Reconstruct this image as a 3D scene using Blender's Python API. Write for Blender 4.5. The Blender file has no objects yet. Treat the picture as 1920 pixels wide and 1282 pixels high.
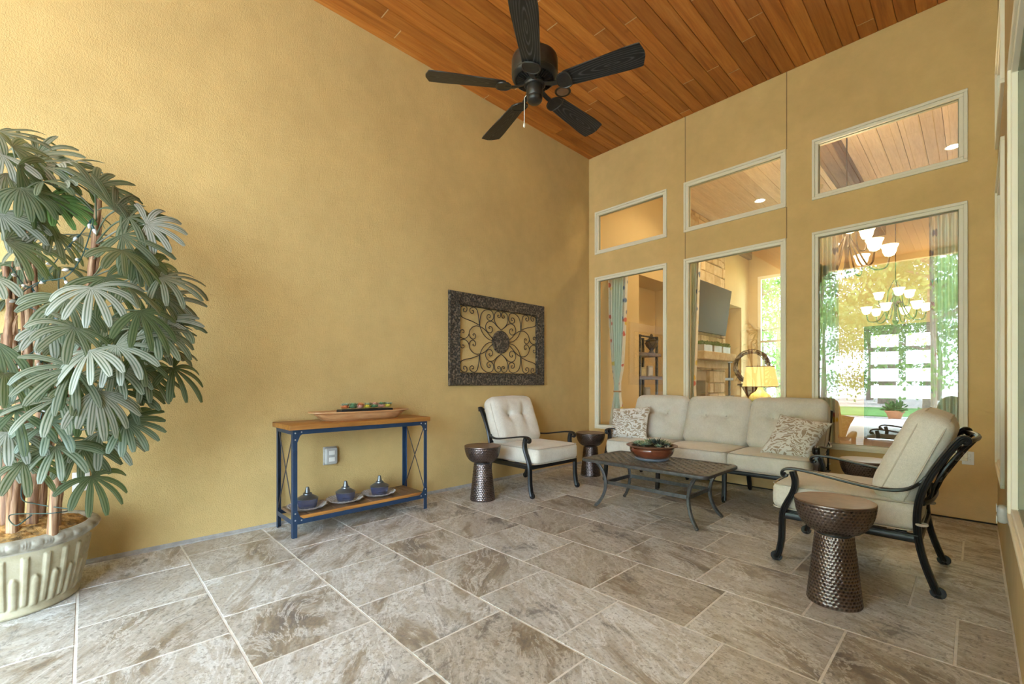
import bpy, bmesh, math, random
import numpy as np
from mathutils import Vector, Matrix, Euler
random.seed(7)
rng = np.random.default_rng(7)
PI = math.pi
S = bpy.context.scene
COL = S.collection

# ------------------------------------------------------------------ camera, world, sun, exposure
cam_d = bpy.data.cameras.new('camera'); cam = bpy.data.objects.new('camera', cam_d); COL.objects.link(cam)
cam.location = (4.0905, -5.5563, 1.2)
cam.rotation_euler = (PI/2, 0, math.radians(46.1925))
cam_d.sensor_fit = 'HORIZONTAL'; cam_d.sensor_width = 36.0
cam_d.lens = 833.36*36/1920
cam_d.shift_y = 76.75/1920
cam_d.clip_start = 0.02; cam_d.clip_end = 400
S.camera = cam
S.view_settings.view_transform = 'Standard'; S.view_settings.look = 'None'
S.view_settings.gamma = 1.0; S.view_settings.use_curve_mapping = False
S.view_settings.exposure = 2.12
W = bpy.data.worlds.new('sky'); S.world = W; W.use_nodes = True
bg = W.node_tree.nodes['Background']
bg.inputs[0].default_value = (0.62, 0.82, 1.0, 1); bg.inputs[1].default_value = 5.0
sun_d = bpy.data.lights.new('sun', 'SUN'); sun = bpy.data.objects.new('sun', sun_d); COL.objects.link(sun)
sun_d.energy = 4.0; sun_d.angle = 0.02; sun_d.color = (1, .97, .93)
sun.rotation_euler = Vector((0.75, 0.28, -1.0)).to_track_quat('-Z', 'Y').to_euler()

# ------------------------------------------------------------------ dimensions
CE = -6.9                                    # unseen rear end of the right-hand house wall, cut short to admit light
RW, RH, YO = 4.2208, 4.6126, -10.0          # room width (x), ceiling height, open side (y)
WX = [(0.116, 1.264), (1.496, 2.653), (2.893, 4.045)]
ZL, ZU = (0.5185, 2.788), (3.130, 3.767)

# ------------------------------------------------------------------ helpers
class MB:
    def __init__(s): s.v = []; s.f = []; s.uv = {}
    def add(s, vs, fs):
        o = len(s.v); s.v.extend([tuple(map(float, p)) for p in vs]); s.f.extend([tuple(i+o for i in q) for q in fs]); return s
    def box(s, x0, x1, y0, y1, z0, z1):
        return s.add([(x0,y0,z0),(x1,y0,z0),(x1,y1,z0),(x0,y1,z0),(x0,y0,z1),(x1,y0,z1),(x1,y1,z1),(x0,y1,z1)],
                     [(3,2,1,0),(4,5,6,7),(0,1,5,4),(1,2,6,5),(2,3,7,6),(3,0,4,7)])
    def cbox(s, x0, x1, y0, y1, z0, z1, b=.004, seg=1):
        bm = bmesh.new(); bmesh.ops.create_cube(bm, size=1)
        for v in bm.verts:
            v.co = Vector((x0+(v.co.x+.5)*(x1-x0), y0+(v.co.y+.5)*(y1-y0), z0+(v.co.z+.5)*(z1-z0)))
        bmesh.ops.bevel(bm, geom=bm.edges[:], offset=b, segments=seg, affect='EDGES', profile=.5)
        bm.verts.index_update()
        s.add([v.co[:] for v in bm.verts], [[v.index for v in f.verts] for f in bm.faces]); bm.free(); return s
    def xf(s, m, start=0):
        for i in range(start, len(s.v)): s.v[i] = tuple(m @ Vector(s.v[i]))
        return s
    def sweep(s, path, prof, up=(0,0,1), scale=None, closed=False, caps=True, pclosed=True):
        """prof: 2D points (a = side axis, b = up axis); up: fixed hint"""
        P = [Vector(p) for p in path]; n = len(P); k = len(prof); vs = []
        up = Vector(up)
        for i in range(n):
            if closed: t = P[(i+1) % n]-P[i-1]
            else: t = P[min(i+1, n-1)]-P[max(i-1, 0)]
            t.normalize()
            side = t.cross(up)
            if side.length < 1e-5: side = t.cross(Vector((1, 0, .01)))
            side.normalize(); u = side.cross(t)
            sc = scale[i] if scale is not None else 1
            for a, b in prof: vs.append(P[i]+side*a*sc+u*b*sc)
        fs = []
        m = n if closed else n-1; kk = k if pclosed else k-1
        for i in range(m):
            for j in range(kk):
                a = i*k+j; b = i*k+(j+1) % k; c = ((i+1) % n)*k+(j+1) % k; d = ((i+1) % n)*k+j
                fs.append((a, b, c, d))
        if caps and not closed and pclosed:
            fs.append(tuple(range(k))[::-1]); fs.append(tuple((n-1)*k+j for j in range(k)))
        return s.add(vs, fs)
    def tube(s, path, r, n=8, closed=False):
        """parallel transport tube, r scalar or list"""
        P = [Vector(p) for p in path]; m = len(P)
        R = [r]*m if not hasattr(r, '__len__') else r
        T = []
        for i in range(m):
            t = (P[(i+1) % m]-P[i-1]) if closed else (P[min(i+1, m-1)]-P[max(i-1, 0)])
            if t.length < 1e-9: t = Vector((0,0,1))
            T.append(t.normalized())
        a = T[0].orthogonal().normalized(); vs = []; prev = T[0]
        for i in range(m):
            q = prev.rotation_difference(T[i]); a = (q @ a); a = (a-T[i]*a.dot(T[i])).normalized(); prev = T[i]
            b = T[i].cross(a)
            for j in range(n):
                w = 2*PI*j/n; vs.append(P[i]+a*math.cos(w)*R[i]+b*math.sin(w)*R[i])
        fs = []
        for i in range(m if closed else m-1):
            for j in range(n):
                i2 = (i+1) % m; j2 = (j+1) % n
                fs.append((i*n+j, i*n+j2, i2*n+j2, i2*n+j))
        if not closed: fs.append(tuple(range(n))[::-1]); fs.append(tuple((m-1)*n+j for j in range(n)))
        return s.add(vs, fs)
    def lathe(s, prof, n=32, c=(0,0,0), disp=None, cap=True):
        vs = []
        for i, (r, z) in enumerate(prof):
            for j in range(n):
                w = 2*PI*j/n; rr = r+(disp(w, z, r, i) if disp else 0)
                vs.append((c[0]+rr*math.cos(w), c[1]+rr*math.sin(w), c[2]+z))
        fs = []
        for i in range(len(prof)-1):
            for j in range(n):
                j2 = (j+1) % n; fs.append((i*n+j, i*n+j2, (i+1)*n+j2, (i+1)*n+j))
        if cap:
            if prof[0][0] > 1e-4: fs.append(tuple(range(n))[::-1])
            if prof[-1][0] > 1e-4: fs.append(tuple((len(prof)-1)*n+j for j in range(n)))
        return s.add(vs, fs)
    def ball(s, c, r, n=10, m=7, sc=(1,1,1)):
        prof = [(r*math.sin(PI*i/m), -r*math.cos(PI*i/m)) for i in range(m+1)]
        prof[0] = (1e-5, -r); prof[-1] = (1e-5, r)
        st = len(s.v); s.lathe(prof, n, (0,0,0), cap=False)
        for i in range(st, len(s.v)):
            p = s.v[i]; s.v[i] = (c[0]+p[0]*sc[0], c[1]+p[1]*sc[1], c[2]+p[2]*sc[2])
        return s

def obj(name, mb, mat, parent=None, label=None, cat=None, group=None, kind=None, loc=None, rot=None, smooth=35, uv=None):
    me = bpy.data.meshes.new(name); me.from_pydata(mb.v, [], mb.f); me.update()
    if smooth:
        me.polygons.foreach_set('use_smooth', [True]*len(me.polygons))
        if smooth < 180: me.set_sharp_from_angle(angle=math.radians(smooth))
    if uv is not None:
        L = me.uv_layers.new(name='UVMap')
        vi = np.empty(len(me.loops), dtype=np.int32); me.loops.foreach_get('vertex_index', vi)
        L.data.foreach_set('uv', np.asarray(uv, dtype=np.float32)[vi].ravel())
    me.materials.append(mat)
    o = bpy.data.objects.new(name, me); COL.objects.link(o)
    if parent: o.parent = parent
    if loc is not None: o.location = loc
    if rot is not None: o.rotation_euler = rot
    tag(o, label, cat, group, kind)
    return o
def tag(o, label=None, cat=None, group=None, kind=None):
    if label: o['label'] = label
    if cat: o['category'] = cat
    if group: o['group'] = group
    if kind: o['kind'] = kind
    return o
def empty(name, loc, label, cat, rz=0, group=None):
    o = bpy.data.objects.new(name, None); COL.objects.link(o); o.location = loc; o.rotation_euler = (0,0,rz)
    o.empty_display_size = .1
    return tag(o, label, cat, group)
def inst(src, name=None, parent=None, loc=None, rot=None, scale=None):
    c = src.copy(); COL.objects.link(c)
    if name: c.name = name
    if parent: c.parent = parent
    if loc is not None: c.location = loc
    if rot is not None: c.rotation_euler = rot
    if scale is not None: c.scale = scale
    return c
def copy_tree(o, parent=None):
    c = o.copy(); COL.objects.link(c)
    if parent: c.parent = parent
    for ch in list(o.children): copy_tree(ch, c)
    return c
def cat_rom(pts, n=6, closed=False):
    P = [np.array(p, float) for p in pts]; out = []; m = len(P)
    rngi = range(m if closed else m-1)
    for i in rngi:
        p1, p2 = P[i], P[(i+1) % m]
        p0 = P[i-1] if (i > 0 or closed) else 2*p1-p2
        p3 = P[(i+2) % m] if (i+2 < m or closed) else 2*p2-p1
        for k in range(n):
            t = k/n
            out.append(.5*((2*p1)+(-p0+p2)*t+(2*p0-5*p1+4*p2-p3)*t*t+(-p0+3*p1-3*p2+p3)*t**3))
    if not closed: out.append(P[-1])
    return [tuple(p) for p in out]
def rrect(hx, hy, r, n=5):
    out = []
    for cx, cy, a0 in ((hx-r, hy-r, 0), (-hx+r, hy-r, 90), (-hx+r, -hy+r, 180), (hx-r, -hy+r, 270)):
        for k in range(n+1):
            a = math.radians(a0+90*k/n); out.append((cx+r*math.cos(a), cy+r*math.sin(a)))
    return out
def circ(r, n=8): return [(r*math.cos(2*PI*k/n), r*math.sin(2*PI*k/n)) for k in range(n)]

# ------------------------------------------------------------------ materials
MATS = {}
class NT:
    def __init__(s, name):
        s.m = bpy.data.materials.new(name); s.m.use_nodes = True; s.n = s.m.node_tree.nodes; s.l = s.m.node_tree.links
        s.p = s.n['Principled BSDF']; s.out = s.n['Material Output']
    def node(s, t, **k):
        n = s.n.new(t)
        for a, b in k.items(): setattr(n, a, b)
        return n
    def set(s, sock, v):
        if isinstance(v, bpy.types.NodeSocket): s.l.new(v, sock)
        elif isinstance(v, (tuple, list)) and len(v) == 3 and sock.type == 'RGBA': sock.default_value = (*v, 1)
        else: sock.default_value = v
    def coord(s, kind='Object', scale=(1,1,1), rot=(0,0,0), loc=(0,0,0)):
        c = s.node('ShaderNodeTexCoord'); m = s.node('ShaderNodeMapping')
        s.l.new(c.outputs[kind], m.inputs[0]); m.inputs['Scale'].default_value = scale; m.inputs['Rotation'].default_value = rot
        s.set(m.inputs['Location'], loc); return m.outputs[0]
    def noise(s, vec, scale=5, detail=4, rough=.55, dist=0, dim='3D', w=None):
        n = s.node('ShaderNodeTexNoise', noise_dimensions=dim); s.l.new(vec, n.inputs['Vector'])
        n.inputs['Scale'].default_value = scale; n.inputs['Detail'].default_value = detail; n.inputs['Roughness'].default_value = rough
        n.inputs['Distortion'].default_value = dist
        if w is not None: s.set(n.inputs['W'], w)
        return n.outputs[0]
    def ramp(s, fac, stops, interp='LINEAR'):
        r = s.node('ShaderNodeValToRGB'); r.color_ramp.interpolation = interp; s.l.new(fac, r.inputs[0])
        e = r.color_ramp.elements
        while len(e) < len(stops): e.new(.5)
        for i, (p, c) in enumerate(stops): e[i].position = p; e[i].color = (*c, 1) if len(c) == 3 else c
        return r.outputs[0]
    def mix(s, a, b, fac, mode='MIX'):
        m = s.node('ShaderNodeMix', data_type='RGBA', blend_type=mode)
        s.set(m.inputs[0], fac); s.set(m.inputs[6], a); s.set(m.inputs[7], b); return m.outputs[2]
    def math(s, op, a, b=0.0):
        m = s.node('ShaderNodeMath', operation=op); s.set(m.inputs[0], a); s.set(m.inputs[1], b); return m.outputs[0]
    def rand(s): return s.node('ShaderNodeObjectInfo').outputs['Random']
    def bump(s, h, strength=.3, dist=.01):
        b = s.node('ShaderNodeBump'); b.inputs['Strength'].default_value = strength; b.inputs['Distance'].default_value = dist
        s.l.new(h, b.inputs['Height']); s.l.new(b.outputs[0], s.p.inputs['Normal']); return b
    def fin(s, color=None, rough=.5, metal=0, **k):
        if color is not None: s.set(s.p.inputs['Base Color'], color)
        s.set(s.p.inputs['Roughness'], rough); s.set(s.p.inputs['Metallic'], metal)
        for a, b in k.items(): s.set(s.p.inputs[a], b)
        return s.m

def m_plain(name, color, rough=.5, metal=0, var=.12, nscale=6, bump=0, bscale=60, **k):
    t = NT(name); v = t.coord()
    n = t.noise(v, nscale, 4)
    d = tuple(c*(1-var) for c in color); e = tuple(min(1, c*(1+var)) for c in color)
    c = t.ramp(n, [(.3, d), (.7, e)])
    if bump: t.bump(t.noise(v, bscale, 3), bump, .004)
    return t.fin(c, rough, metal, **k)

def m_stucco(name, base, bstr=.55, scale=190):
    t = NT(name); v = t.coord()
    n1 = t.noise(v, 1.1, 5, .6); n2 = t.noise(v, 7, 5, .6)
    lo = tuple(c*.90 for c in base); hi = tuple(c*1.06 for c in base)
    c = t.ramp(n1, [(.3, lo), (.7, hi)])
    c = t.mix(c, t.ramp(n2, [(.3, (.9,.9,.88)), (.7, (1.04,1.04,1.04))]), .6, 'MULTIPLY')
    h = t.math('ADD', t.noise(v, scale, 3, .6), t.math('MULTIPLY', t.noise(v, scale*.35, 2), .6))
    t.bump(h, bstr, .006)
    return t.fin(c, .9, 0, **{'Specular IOR Level': .15})
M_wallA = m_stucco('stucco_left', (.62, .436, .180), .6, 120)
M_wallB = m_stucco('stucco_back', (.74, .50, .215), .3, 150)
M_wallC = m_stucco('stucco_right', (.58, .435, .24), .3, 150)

def m_tile():
    t = NT('travertine_tile'); r = t.rand()
    tc = t.node('ShaderNodeTexCoord')
    cx = t.node('ShaderNodeCombineXYZ'); t.set(cx.inputs[0], t.math('MULTIPLY', r, 37.0)); t.set(cx.inputs[1], t.math('MULTIPLY', r, 91.0)); t.set(cx.inputs[2], t.math('MULTIPLY', r, 13.0))
    ad = t.node('ShaderNodeVectorMath', operation='ADD')
    rot = t.node('ShaderNodeVectorRotate', rotation_type='Z_AXIS'); t.l.new(tc.outputs['Object'], rot.inputs['Vector'])
    t.set(rot.inputs['Angle'], t.math('ADD', .42, t.math('MULTIPLY', t.math('SINE', t.math('MULTIPLY', r, 71.0)), .35)))
    t.l.new(rot.outputs[0], ad.inputs[0]); t.l.new(cx.outputs[0], ad.inputs[1])
    mp = t.node('ShaderNodeMapping'); mp.inputs['Scale'].default_value = (.62, 1.5, 1); t.l.new(ad.outputs[0], mp.inputs[0])
    v = mp.outputs[0]
    big = t.noise(v, 2.3, 12, .70, .55)
    c = t.ramp(big, [(.34, (.17,.15,.135)), (.42, (.30,.245,.18)), (.47, (.41,.375,.325)), (.52, (.52,.50,.465)), (.57, (.43,.385,.32)), (.63, (.62,.61,.585)), (.72, (.38,.31,.23))])
    vein = t.noise(v, 3.2, 12, .68, .8)
    c = t.mix(c, (.70,.69,.67), t.ramp(vein, [(.475, (0,0,0)), (.50, (.7,.7,.7)), (.53, (0,0,0))]))
    vein2 = t.noise(v, 2.0, 12, .74, .9)
    c = t.mix(c, (.12,.108,.10), t.ramp(vein2, [(.37, (.8,.8,.8)), (.43, (0,0,0))]))
    pit = t.noise(ad.outputs[0], 46, 4, .7)
    c = t.mix(c, (.20,.175,.15), t.ramp(pit, [(.36, (.7,.7,.7)), (.46, (0,0,0))]))
    fine = t.noise(ad.outputs[0], 90, 3, .6)
    c = t.mix(c, t.ramp(fine, [(.3, (.82,.82,.82)), (.7, (1.15,1.15,1.15))]), .7, 'MULTIPLY')
    tint = t.ramp(t.math('FRACT', t.math('MULTIPLY', r, 7.31)), [(0, (.92,.89,.85)), (.5, (1.08,1.09,1.10)), (1, (1.2,1.23,1.28))])
    c = t.mix(c, tint, 1.0, 'MULTIPLY')
    t.bump(t.math('ADD', pit, big), .18, .003)
    return t.fin(c, t.ramp(big, [(.3, (.30,.30,.30)), (.7, (.46,.46,.46))]), 0, **{'Specular IOR Level': .45})
M_tile = m_tile()
M_grout = m_plain('grout', (.74,.71,.66), .9, var=.1, nscale=30)

def m_wood(name, stops, axis='Y', scale=9, stretch=14, rough=.45, knots=True, tintlo=.8, bump=.12, coat=0):
    t = NT(name); r = t.rand()
    sc = {'X': (1/stretch,1,1), 'Y': (1,1/stretch,1), 'Z': (1,1,1/stretch)}[axis]
    cx = t.node('ShaderNodeCombineXYZ')
    for i, k in enumerate((53., 29., 17.)): t.set(cx.inputs[i], t.math('MULTIPLY', r, k))
    tc = t.node('ShaderNodeTexCoord'); ad = t.node('ShaderNodeVectorMath', operation='ADD'); t.l.new(tc.outputs['Object'], ad.inputs[0]); t.l.new(cx.outputs[0], ad.inputs[1])
    mp = t.node('ShaderNodeMapping'); mp.inputs['Scale'].default_value = sc; t.l.new(ad.outputs[0], mp.inputs[0]); v = mp.outputs[0]
    g = t.noise(v, scale*2.2, 6, .62, 1.1)
    c = t.ramp(g, stops)
    f = t.noise(v, scale*14, 3, .6)
    c = t.mix(c, t.ramp(f, [(.3, (.82,.80,.78)), (.65, (1.05,1.05,1.05))]), .55, 'MULTIPLY')
    if knots:
        vo = t.node('ShaderNodeTexVoronoi'); t.l.new(ad.outputs[0], vo.inputs['Vector']); vo.inputs['Scale'].default_value = 3.1
        c = t.mix(c, stops[0][1], t.ramp(vo.outputs['Distance'], [(.03, (.7,.7,.7)), (.12, (0,0,0))]))
    tint = t.ramp(r, [(0, (tintlo,tintlo*.97,tintlo*.92)), (.5, (1,1,1)), (1, (1.18,1.2,1.2))])
    c = t.mix(c, tint, 1.0, 'MULTIPLY')
    if bump: t.bump(g, bump, .002)
    return t.fin(c, rough, 0, **({'Coat Weight': coat} if coat else {}))
M_cedar = m_wood('cedar_ceiling', [(.25,(.27,.075,.012)), (.45,(.44,.140,.022)), (.6,(.52,.19,.034)), (.8,(.62,.27,.066))], 'Y', 6, 16, .42)
M_cedar_dark = m_plain('ceiling_gap', (.10,.035,.01), .9)
M_filler = m_plain('joint_filler', (.62,.40,.2), .8)
M_consolewood = m_wood('console_wood', [(.25,(.20,.075,.02)), (.5,(.40,.17,.035)), (.75,(.52,.25,.06))], 'Y', 8, 12, .4, False)
M_slat = m_wood('slat_wood', [(.25,(.10,.055,.028)), (.5,(.20,.12,.065)), (.75,(.30,.19,.11))], 'X', 8, 12, .4, False)
M_traywood = m_wood('tray_wood', [(.25,(.33,.14,.055)), (.5,(.62,.33,.14)), (.75,(.74,.47,.24))], 'Y', 8, 10, .42, False)
M_intceil = m_wood('interior_ceiling', [(.25,(.60,.46,.32)), (.5,(.70,.56,.40)), (.8,(.78,.65,.50))], 'Y', 5, 12, .6, False, .9)
M_beam = m_wood('beam_wood', [(.25,(.12,.075,.05)), (.5,(.22,.14,.09)), (.8,(.30,.20,.13))], 'Y', 6, 10, .6)
M_shelfwood = m_wood('shelf_wood', [(.25,(.06,.03,.015)), (.5,(.13,.065,.03)), (.8,(.2,.1,.05))], 'Y', 6, 10, .5, False)
M_intfloor = m_wood('interior_floor', [(.25,(.13,.07,.035)), (.5,(.22,.12,.06)), (.8,(.3,.18,.09))], 'Y', 6, 12, .35, False)

M_frame = m_plain('window_frame_cream', (.84,.77,.61), .45, var=.015)
M_gasket = m_plain('window_gasket', (.30,.30,.20), .6)
M_intpaint = m_plain('interior_paint', (.62,.46,.225), .85, var=.04, nscale=2)
M_caulk = m_plain('grey_caulk', (.36,.345,.32), .9, var=.2, nscale=20)
M_darkgap = m_plain('dark_gap', (.035,.03,.025), .9)
M_joint = m_plain('control_joint', (.23,.14,.055), .9)
M_iron = m_plain('black_iron', (.012,.012,.013), .30, .0, var=.3, nscale=20, **{'Specular IOR Level': .4})
M_castgrey = m_plain('cast_aluminium', (.085,.082,.08), .42, .35, var=.35, nscale=30)
M_casttop = m_plain('cast_top', (.20,.18,.155), .5, .2, var=.35, nscale=40)
M_artframe = m_plain('art_frame', (.045,.038,.03), .5, .5, var=.5, nscale=40)
M_navy = m_plain('navy_metal', (.016,.04,.085), .4, .15, var=.2, nscale=15)
M_rodbrown = m_plain('rod_metal', (.10,.085,.075), .45, .6, var=.3)
M_steel = m_plain('bolt_steel', (.6,.6,.6), .3, .9)
M_chrome = m_plain('grey_cover', (.50,.48,.45), .3, .3, var=.2, nscale=30)
M_clearplast = m_plain('clear_plastic', (.46,.45,.42), .2, 0, var=.15)
M_white = m_plain('white_plastic', (.80,.78,.72), .4, var=.03)
M_fanmetal = m_plain('fan_bronze', (.045,.040,.035), .36, .55, var=.3, nscale=12)
M_bowl = m_plain('glazed_brown', (.16,.042,.020), .16, 0, var=.3, nscale=8, **{'Coat Weight': .6})
M_bowlrim = m_plain('glazed_brown_rim', (.17,.075,.045), .35, 0, var=.25)
M_saucer = m_plain('saucer_blue', (.16,.19,.24), .3)
M_soil = m_plain('soil', (.05,.035,.022), .95, var=.5, nscale=40, bump=.8, bscale=90)
M_pebble = m_plain('pebble', (.35,.31,.26), .7, var=.3)
M_black = m_plain('black_matte', (.012,.012,.012), .6)
M_tv = m_plain('tv_screen', (.022,.019,.016), .5, **{'Specular IOR Level': .15})
M_rubber = m_plain('dark_rubber', (.015,.015,.015), .5)
M_greenwire = m_plain('green_wire', (.015,.05,.045), .5)
M_bulb = m_plain('frosted_bulb', (.72,.68,.66), .25, **{'Transmission Weight': .3})
M_moss = m_plain('dry_moss', (.36,.20,.06), .95, var=.7, nscale=28, bump=1, bscale=110)
M_concrete = m_plain('patio_concrete', (.60,.59,.57), .9, nscale=3)
M_mulch = m_plain('mulch', (.36,.30,.26), .95, var=.5, nscale=9)
M_grass = m_plain('lawn', (.13,.28,.05), .9, var=.4, nscale=6)
M_terracotta = m_plain('terracotta', (.50,.20,.08), .7)
M_roof = m_plain('roof_deck', (.2,.17,.15), .9)
M_leather = m_plain('brown_leather', (.05,.022,.012), .35, var=.3)
M_lampgreen = m_plain('lamp_green_ceramic', (.30,.40,.20), .25, var=.4, nscale=20)
M_vase = m_plain('dark_bronze_vase', (.08,.06,.045), .4, .4)

def m_pot():
    t = NT('planter_stone'); v = t.coord()
    n = t.noise(v, 12, 5, .6)
    c = t.ramp(n, [(.3, (.32,.27,.165)), (.55, (.43,.375,.245)), (.8, (.50,.445,.32))])
    t.bump(t.noise(v, 90, 3), .25, .003)
    return t.fin(c, .62)
M_pot = m_pot()
def m_potrim():
    t = NT('planter_rim_stone'); v = t.coord()
    n = t.noise(v, 14, 5, .6)
    c = t.ramp(n, [(.3, (.22,.19,.14)), (.55, (.39,.355,.285)), (.8, (.48,.45,.385))])
    t.bump(t.noise(v, 90, 3), .2, .003)
    return t.fin(c, .5)
M_potrim = m_potrim()

def m_hammer():
    t = NT('hammered_copper'); v = t.coord()
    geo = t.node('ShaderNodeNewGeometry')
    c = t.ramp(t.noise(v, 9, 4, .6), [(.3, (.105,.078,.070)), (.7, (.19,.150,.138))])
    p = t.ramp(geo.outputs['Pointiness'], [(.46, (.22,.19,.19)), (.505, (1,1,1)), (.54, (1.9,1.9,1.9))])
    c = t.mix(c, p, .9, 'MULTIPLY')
    return t.fin(c, .27, .85)
M_hammer = m_hammer()
M_drumtop = m_plain('drum_top_copper', (.20,.120,.078), .45, .4, var=.2, nscale=14, bump=.1, bscale=60)

def m_fabric():
    t = NT('cream_fabric'); v = t.coord()
    w = t.noise(v, 420, 2, .5); n = t.noise(v, 5, 4, .6); n2 = t.noise(v, 60, 3, .6)
    c = t.ramp(n, [(.3, (.66,.605,.515)), (.7, (.75,.695,.60))])
    c = t.mix(c, t.ramp(w, [(.35, (.82,.81,.79)), (.65, (1.08,1.08,1.08))]), .8, 'MULTIPLY')
    c = t.mix(c, t.ramp(n2, [(.35, (.93,.93,.92)), (.65, (1.03,1.03,1.03))]), .8, 'MULTIPLY')
    t.bump(w, .25, .002)
    return t.fin(c, .85, 0, **{'Sheen Weight': .25, 'Specular IOR Level': .2})
M_fabric = m_fabric()
M_piping = m_plain('cream_piping', (.52,.46,.37), .85)
def m_coral():
    t = NT('coral_print_fabric')
    v0 = t.coord('UV', (1,1,1))
    dn = t.node('ShaderNodeTexNoise'); t.l.new(v0, dn.inputs['Vector']); dn.inputs['Scale'].default_value = 3.4; dn.inputs['Detail'].default_value = 2
    vm = t.node('ShaderNodeVectorMath', operation='MULTIPLY_ADD'); t.l.new(dn.outputs['Color'], vm.inputs[0]); vm.inputs[1].default_value = (.55,.55,0); t.l.new(v0, vm.inputs[2])
    mp = t.node('ShaderNodeMapping'); mp.inputs['Scale'].default_value = (6.5, 17.0, 1); mp.inputs['Rotation'].default_value = (0,0,.6); t.l.new(vm.outputs[0], mp.inputs[0])
    vo = t.node('ShaderNodeTexVoronoi', feature='DISTANCE_TO_EDGE'); t.l.new(mp.outputs[0], vo.inputs['Vector']); vo.inputs['Scale'].default_value = 1.0
    f = t.ramp(vo.outputs['Distance'], [(.10, (1,1,1)), (.17, (0,0,0))])
    c = t.mix((.38,.285,.195), (.74,.70,.64), f)
    t.bump(f, .35, .003)
    return t.fin(c, .85, 0, **{'Sheen Weight': .2, 'Specular IOR Level': .2})
M_coral = m_coral()

def m_leaf():
    t = NT('palm_leaf')
    tc = t.node('ShaderNodeTexCoord'); sp = t.node('ShaderNodeSeparateXYZ'); t.l.new(tc.outputs['UV'], sp.inputs[0])
    r = t.rand()
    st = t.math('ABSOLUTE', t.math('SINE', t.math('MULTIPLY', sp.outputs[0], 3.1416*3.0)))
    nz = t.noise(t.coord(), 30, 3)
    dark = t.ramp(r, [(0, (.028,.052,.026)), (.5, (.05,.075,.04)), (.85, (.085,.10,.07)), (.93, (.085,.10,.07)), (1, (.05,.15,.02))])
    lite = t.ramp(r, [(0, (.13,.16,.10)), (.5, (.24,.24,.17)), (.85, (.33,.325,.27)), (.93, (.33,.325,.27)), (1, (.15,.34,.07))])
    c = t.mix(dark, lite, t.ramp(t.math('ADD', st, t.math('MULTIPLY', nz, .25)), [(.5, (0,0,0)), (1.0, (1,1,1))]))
    h = t.ramp(st, [(0, (0,0,0)), (.3, (1,1,1))])
    t.bump(h, .4, .002)
    t.fin(c, .38, 0, **{'Specular IOR Level': .5})
    tr = t.node('ShaderNodeBsdfTranslucent'); t.set(tr.inputs[0], (.25,.40,.12))
    ms = t.node('ShaderNodeMixShader'); ms.inputs[0].default_value = .18
    t.l.new(t.p.outputs[0], ms.inputs[1]); t.l.new(tr.outputs[0], ms.inputs[2]); t.l.new(ms.outputs[0], t.out.inputs[0])
    return t.m
M_leaf = m_leaf()
M_petiole = m_plain('petiole', (.20,.21,.09), .5)
def m_trunk():
    t = NT('palm_trunk'); v = t.coord('Object', (1,1,.05))
    n = t.noise(v, 60, 4, .6)
    c = t.ramp(n, [(.28, (.07,.028,.014)), (.48, (.24,.115,.055)), (.6, (.40,.235,.125)), (.75, (.58,.42,.27))])
    t.bump(n, .7, .006)
    return t.fin(c, .6)
M_trunk = m_trunk()
def m_succ(name, a, b):
    t = NT(name); tc = t.node('ShaderNodeTexCoord'); sp = t.node('ShaderNodeSeparateXYZ'); t.l.new(tc.outputs['UV'], sp.inputs[0])
    return t.fin(t.ramp(sp.outputs[1], [(.2, a), (.9, b)]), .45)
SUCC = {'green': m_succ('succulent_green', (.06,.16,.05), (.22,.40,.20)), 'sage': m_succ('succulent_sage', (.10,.17,.10), (.36,.45,.30)),
        'orange': m_succ('succulent_orange', (.45,.17,.05), (.80,.27,.10)), 'pink': m_succ('succulent_pink', (.50,.25,.16), (.85,.42,.34)),
        'yellow': m_succ('succulent_yellow', (.35,.38,.05), (.85,.66,.08)), 'dark': m_succ('succulent_dark', (.02,.035,.03), (.09,.12,.12))}
def m_glass(name, refl=.08, tint=(.97,.985,.97)):
    t = NT(name); t.n.remove(t.p)
    tr = t.node('ShaderNodeBsdfTransparent'); t.set(tr.inputs[0], tint)
    gl = t.node('ShaderNodeBsdfGlossy'); gl.inputs['Roughness'].default_value = 0.0; t.set(gl.inputs[0], (1,1,1))
    fr = t.node('ShaderNodeFresnel'); fr.inputs[0].default_value = 1.5
    geo = t.node('ShaderNodeNewGeometry')
    f = t.math('MINIMUM', t.math('ADD', t.math('MULTIPLY', fr.outputs[0], 2.0), refl), 1.0)
    # back faces of the pane: same reflection, total internal reflection avoided
    f = t.math('MULTIPLY', f, t.math('SUBTRACT', 1.0, geo.outputs['Backfacing']))
    mx = t.node('ShaderNodeMixShader'); t.l.new(f, mx.inputs[0]); t.l.new(tr.outputs[0], mx.inputs[1]); t.l.new(gl.outputs[0], mx.inputs[2])
    t.l.new(mx.outputs[0], t.out.inputs[0]); return t.m
M_glass = m_glass('window_glass')
def m_realglass(name, col, rough=.05):
    t = NT(name); return t.fin(col, rough, 0, **{'Transmission Weight': .85, 'IOR': 1.45})
M_blueglass = m_realglass('blue_glass', (.16,.20,.42))
M_plateglass = m_plain('plate_glass', (.60,.55,.53), .18, 0, var=.15, nscale=30, bump=.5, bscale=70, **{'Transmission Weight': .35})
M_torchcap = m_plain('pewter_cap', (.17,.18,.19), .30, .7)
def m_emit(name, col, st):
    t = NT(name); t.set(t.p.inputs['Base Color'], col); t.set(t.p.inputs['Emission Color'], col); t.p.inputs['Emission Strength'].default_value = st; return t.m
M_shadeglow = m_emit('lit_shade_glass', (1.0,.80,.48), 1.7)
M_lampshade = m_emit('lit_lamp_shade', (1.0,.62,.20), .23)
M_downlight = m_emit('downlight_lens', (1.0,.90,.72), 25)
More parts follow.
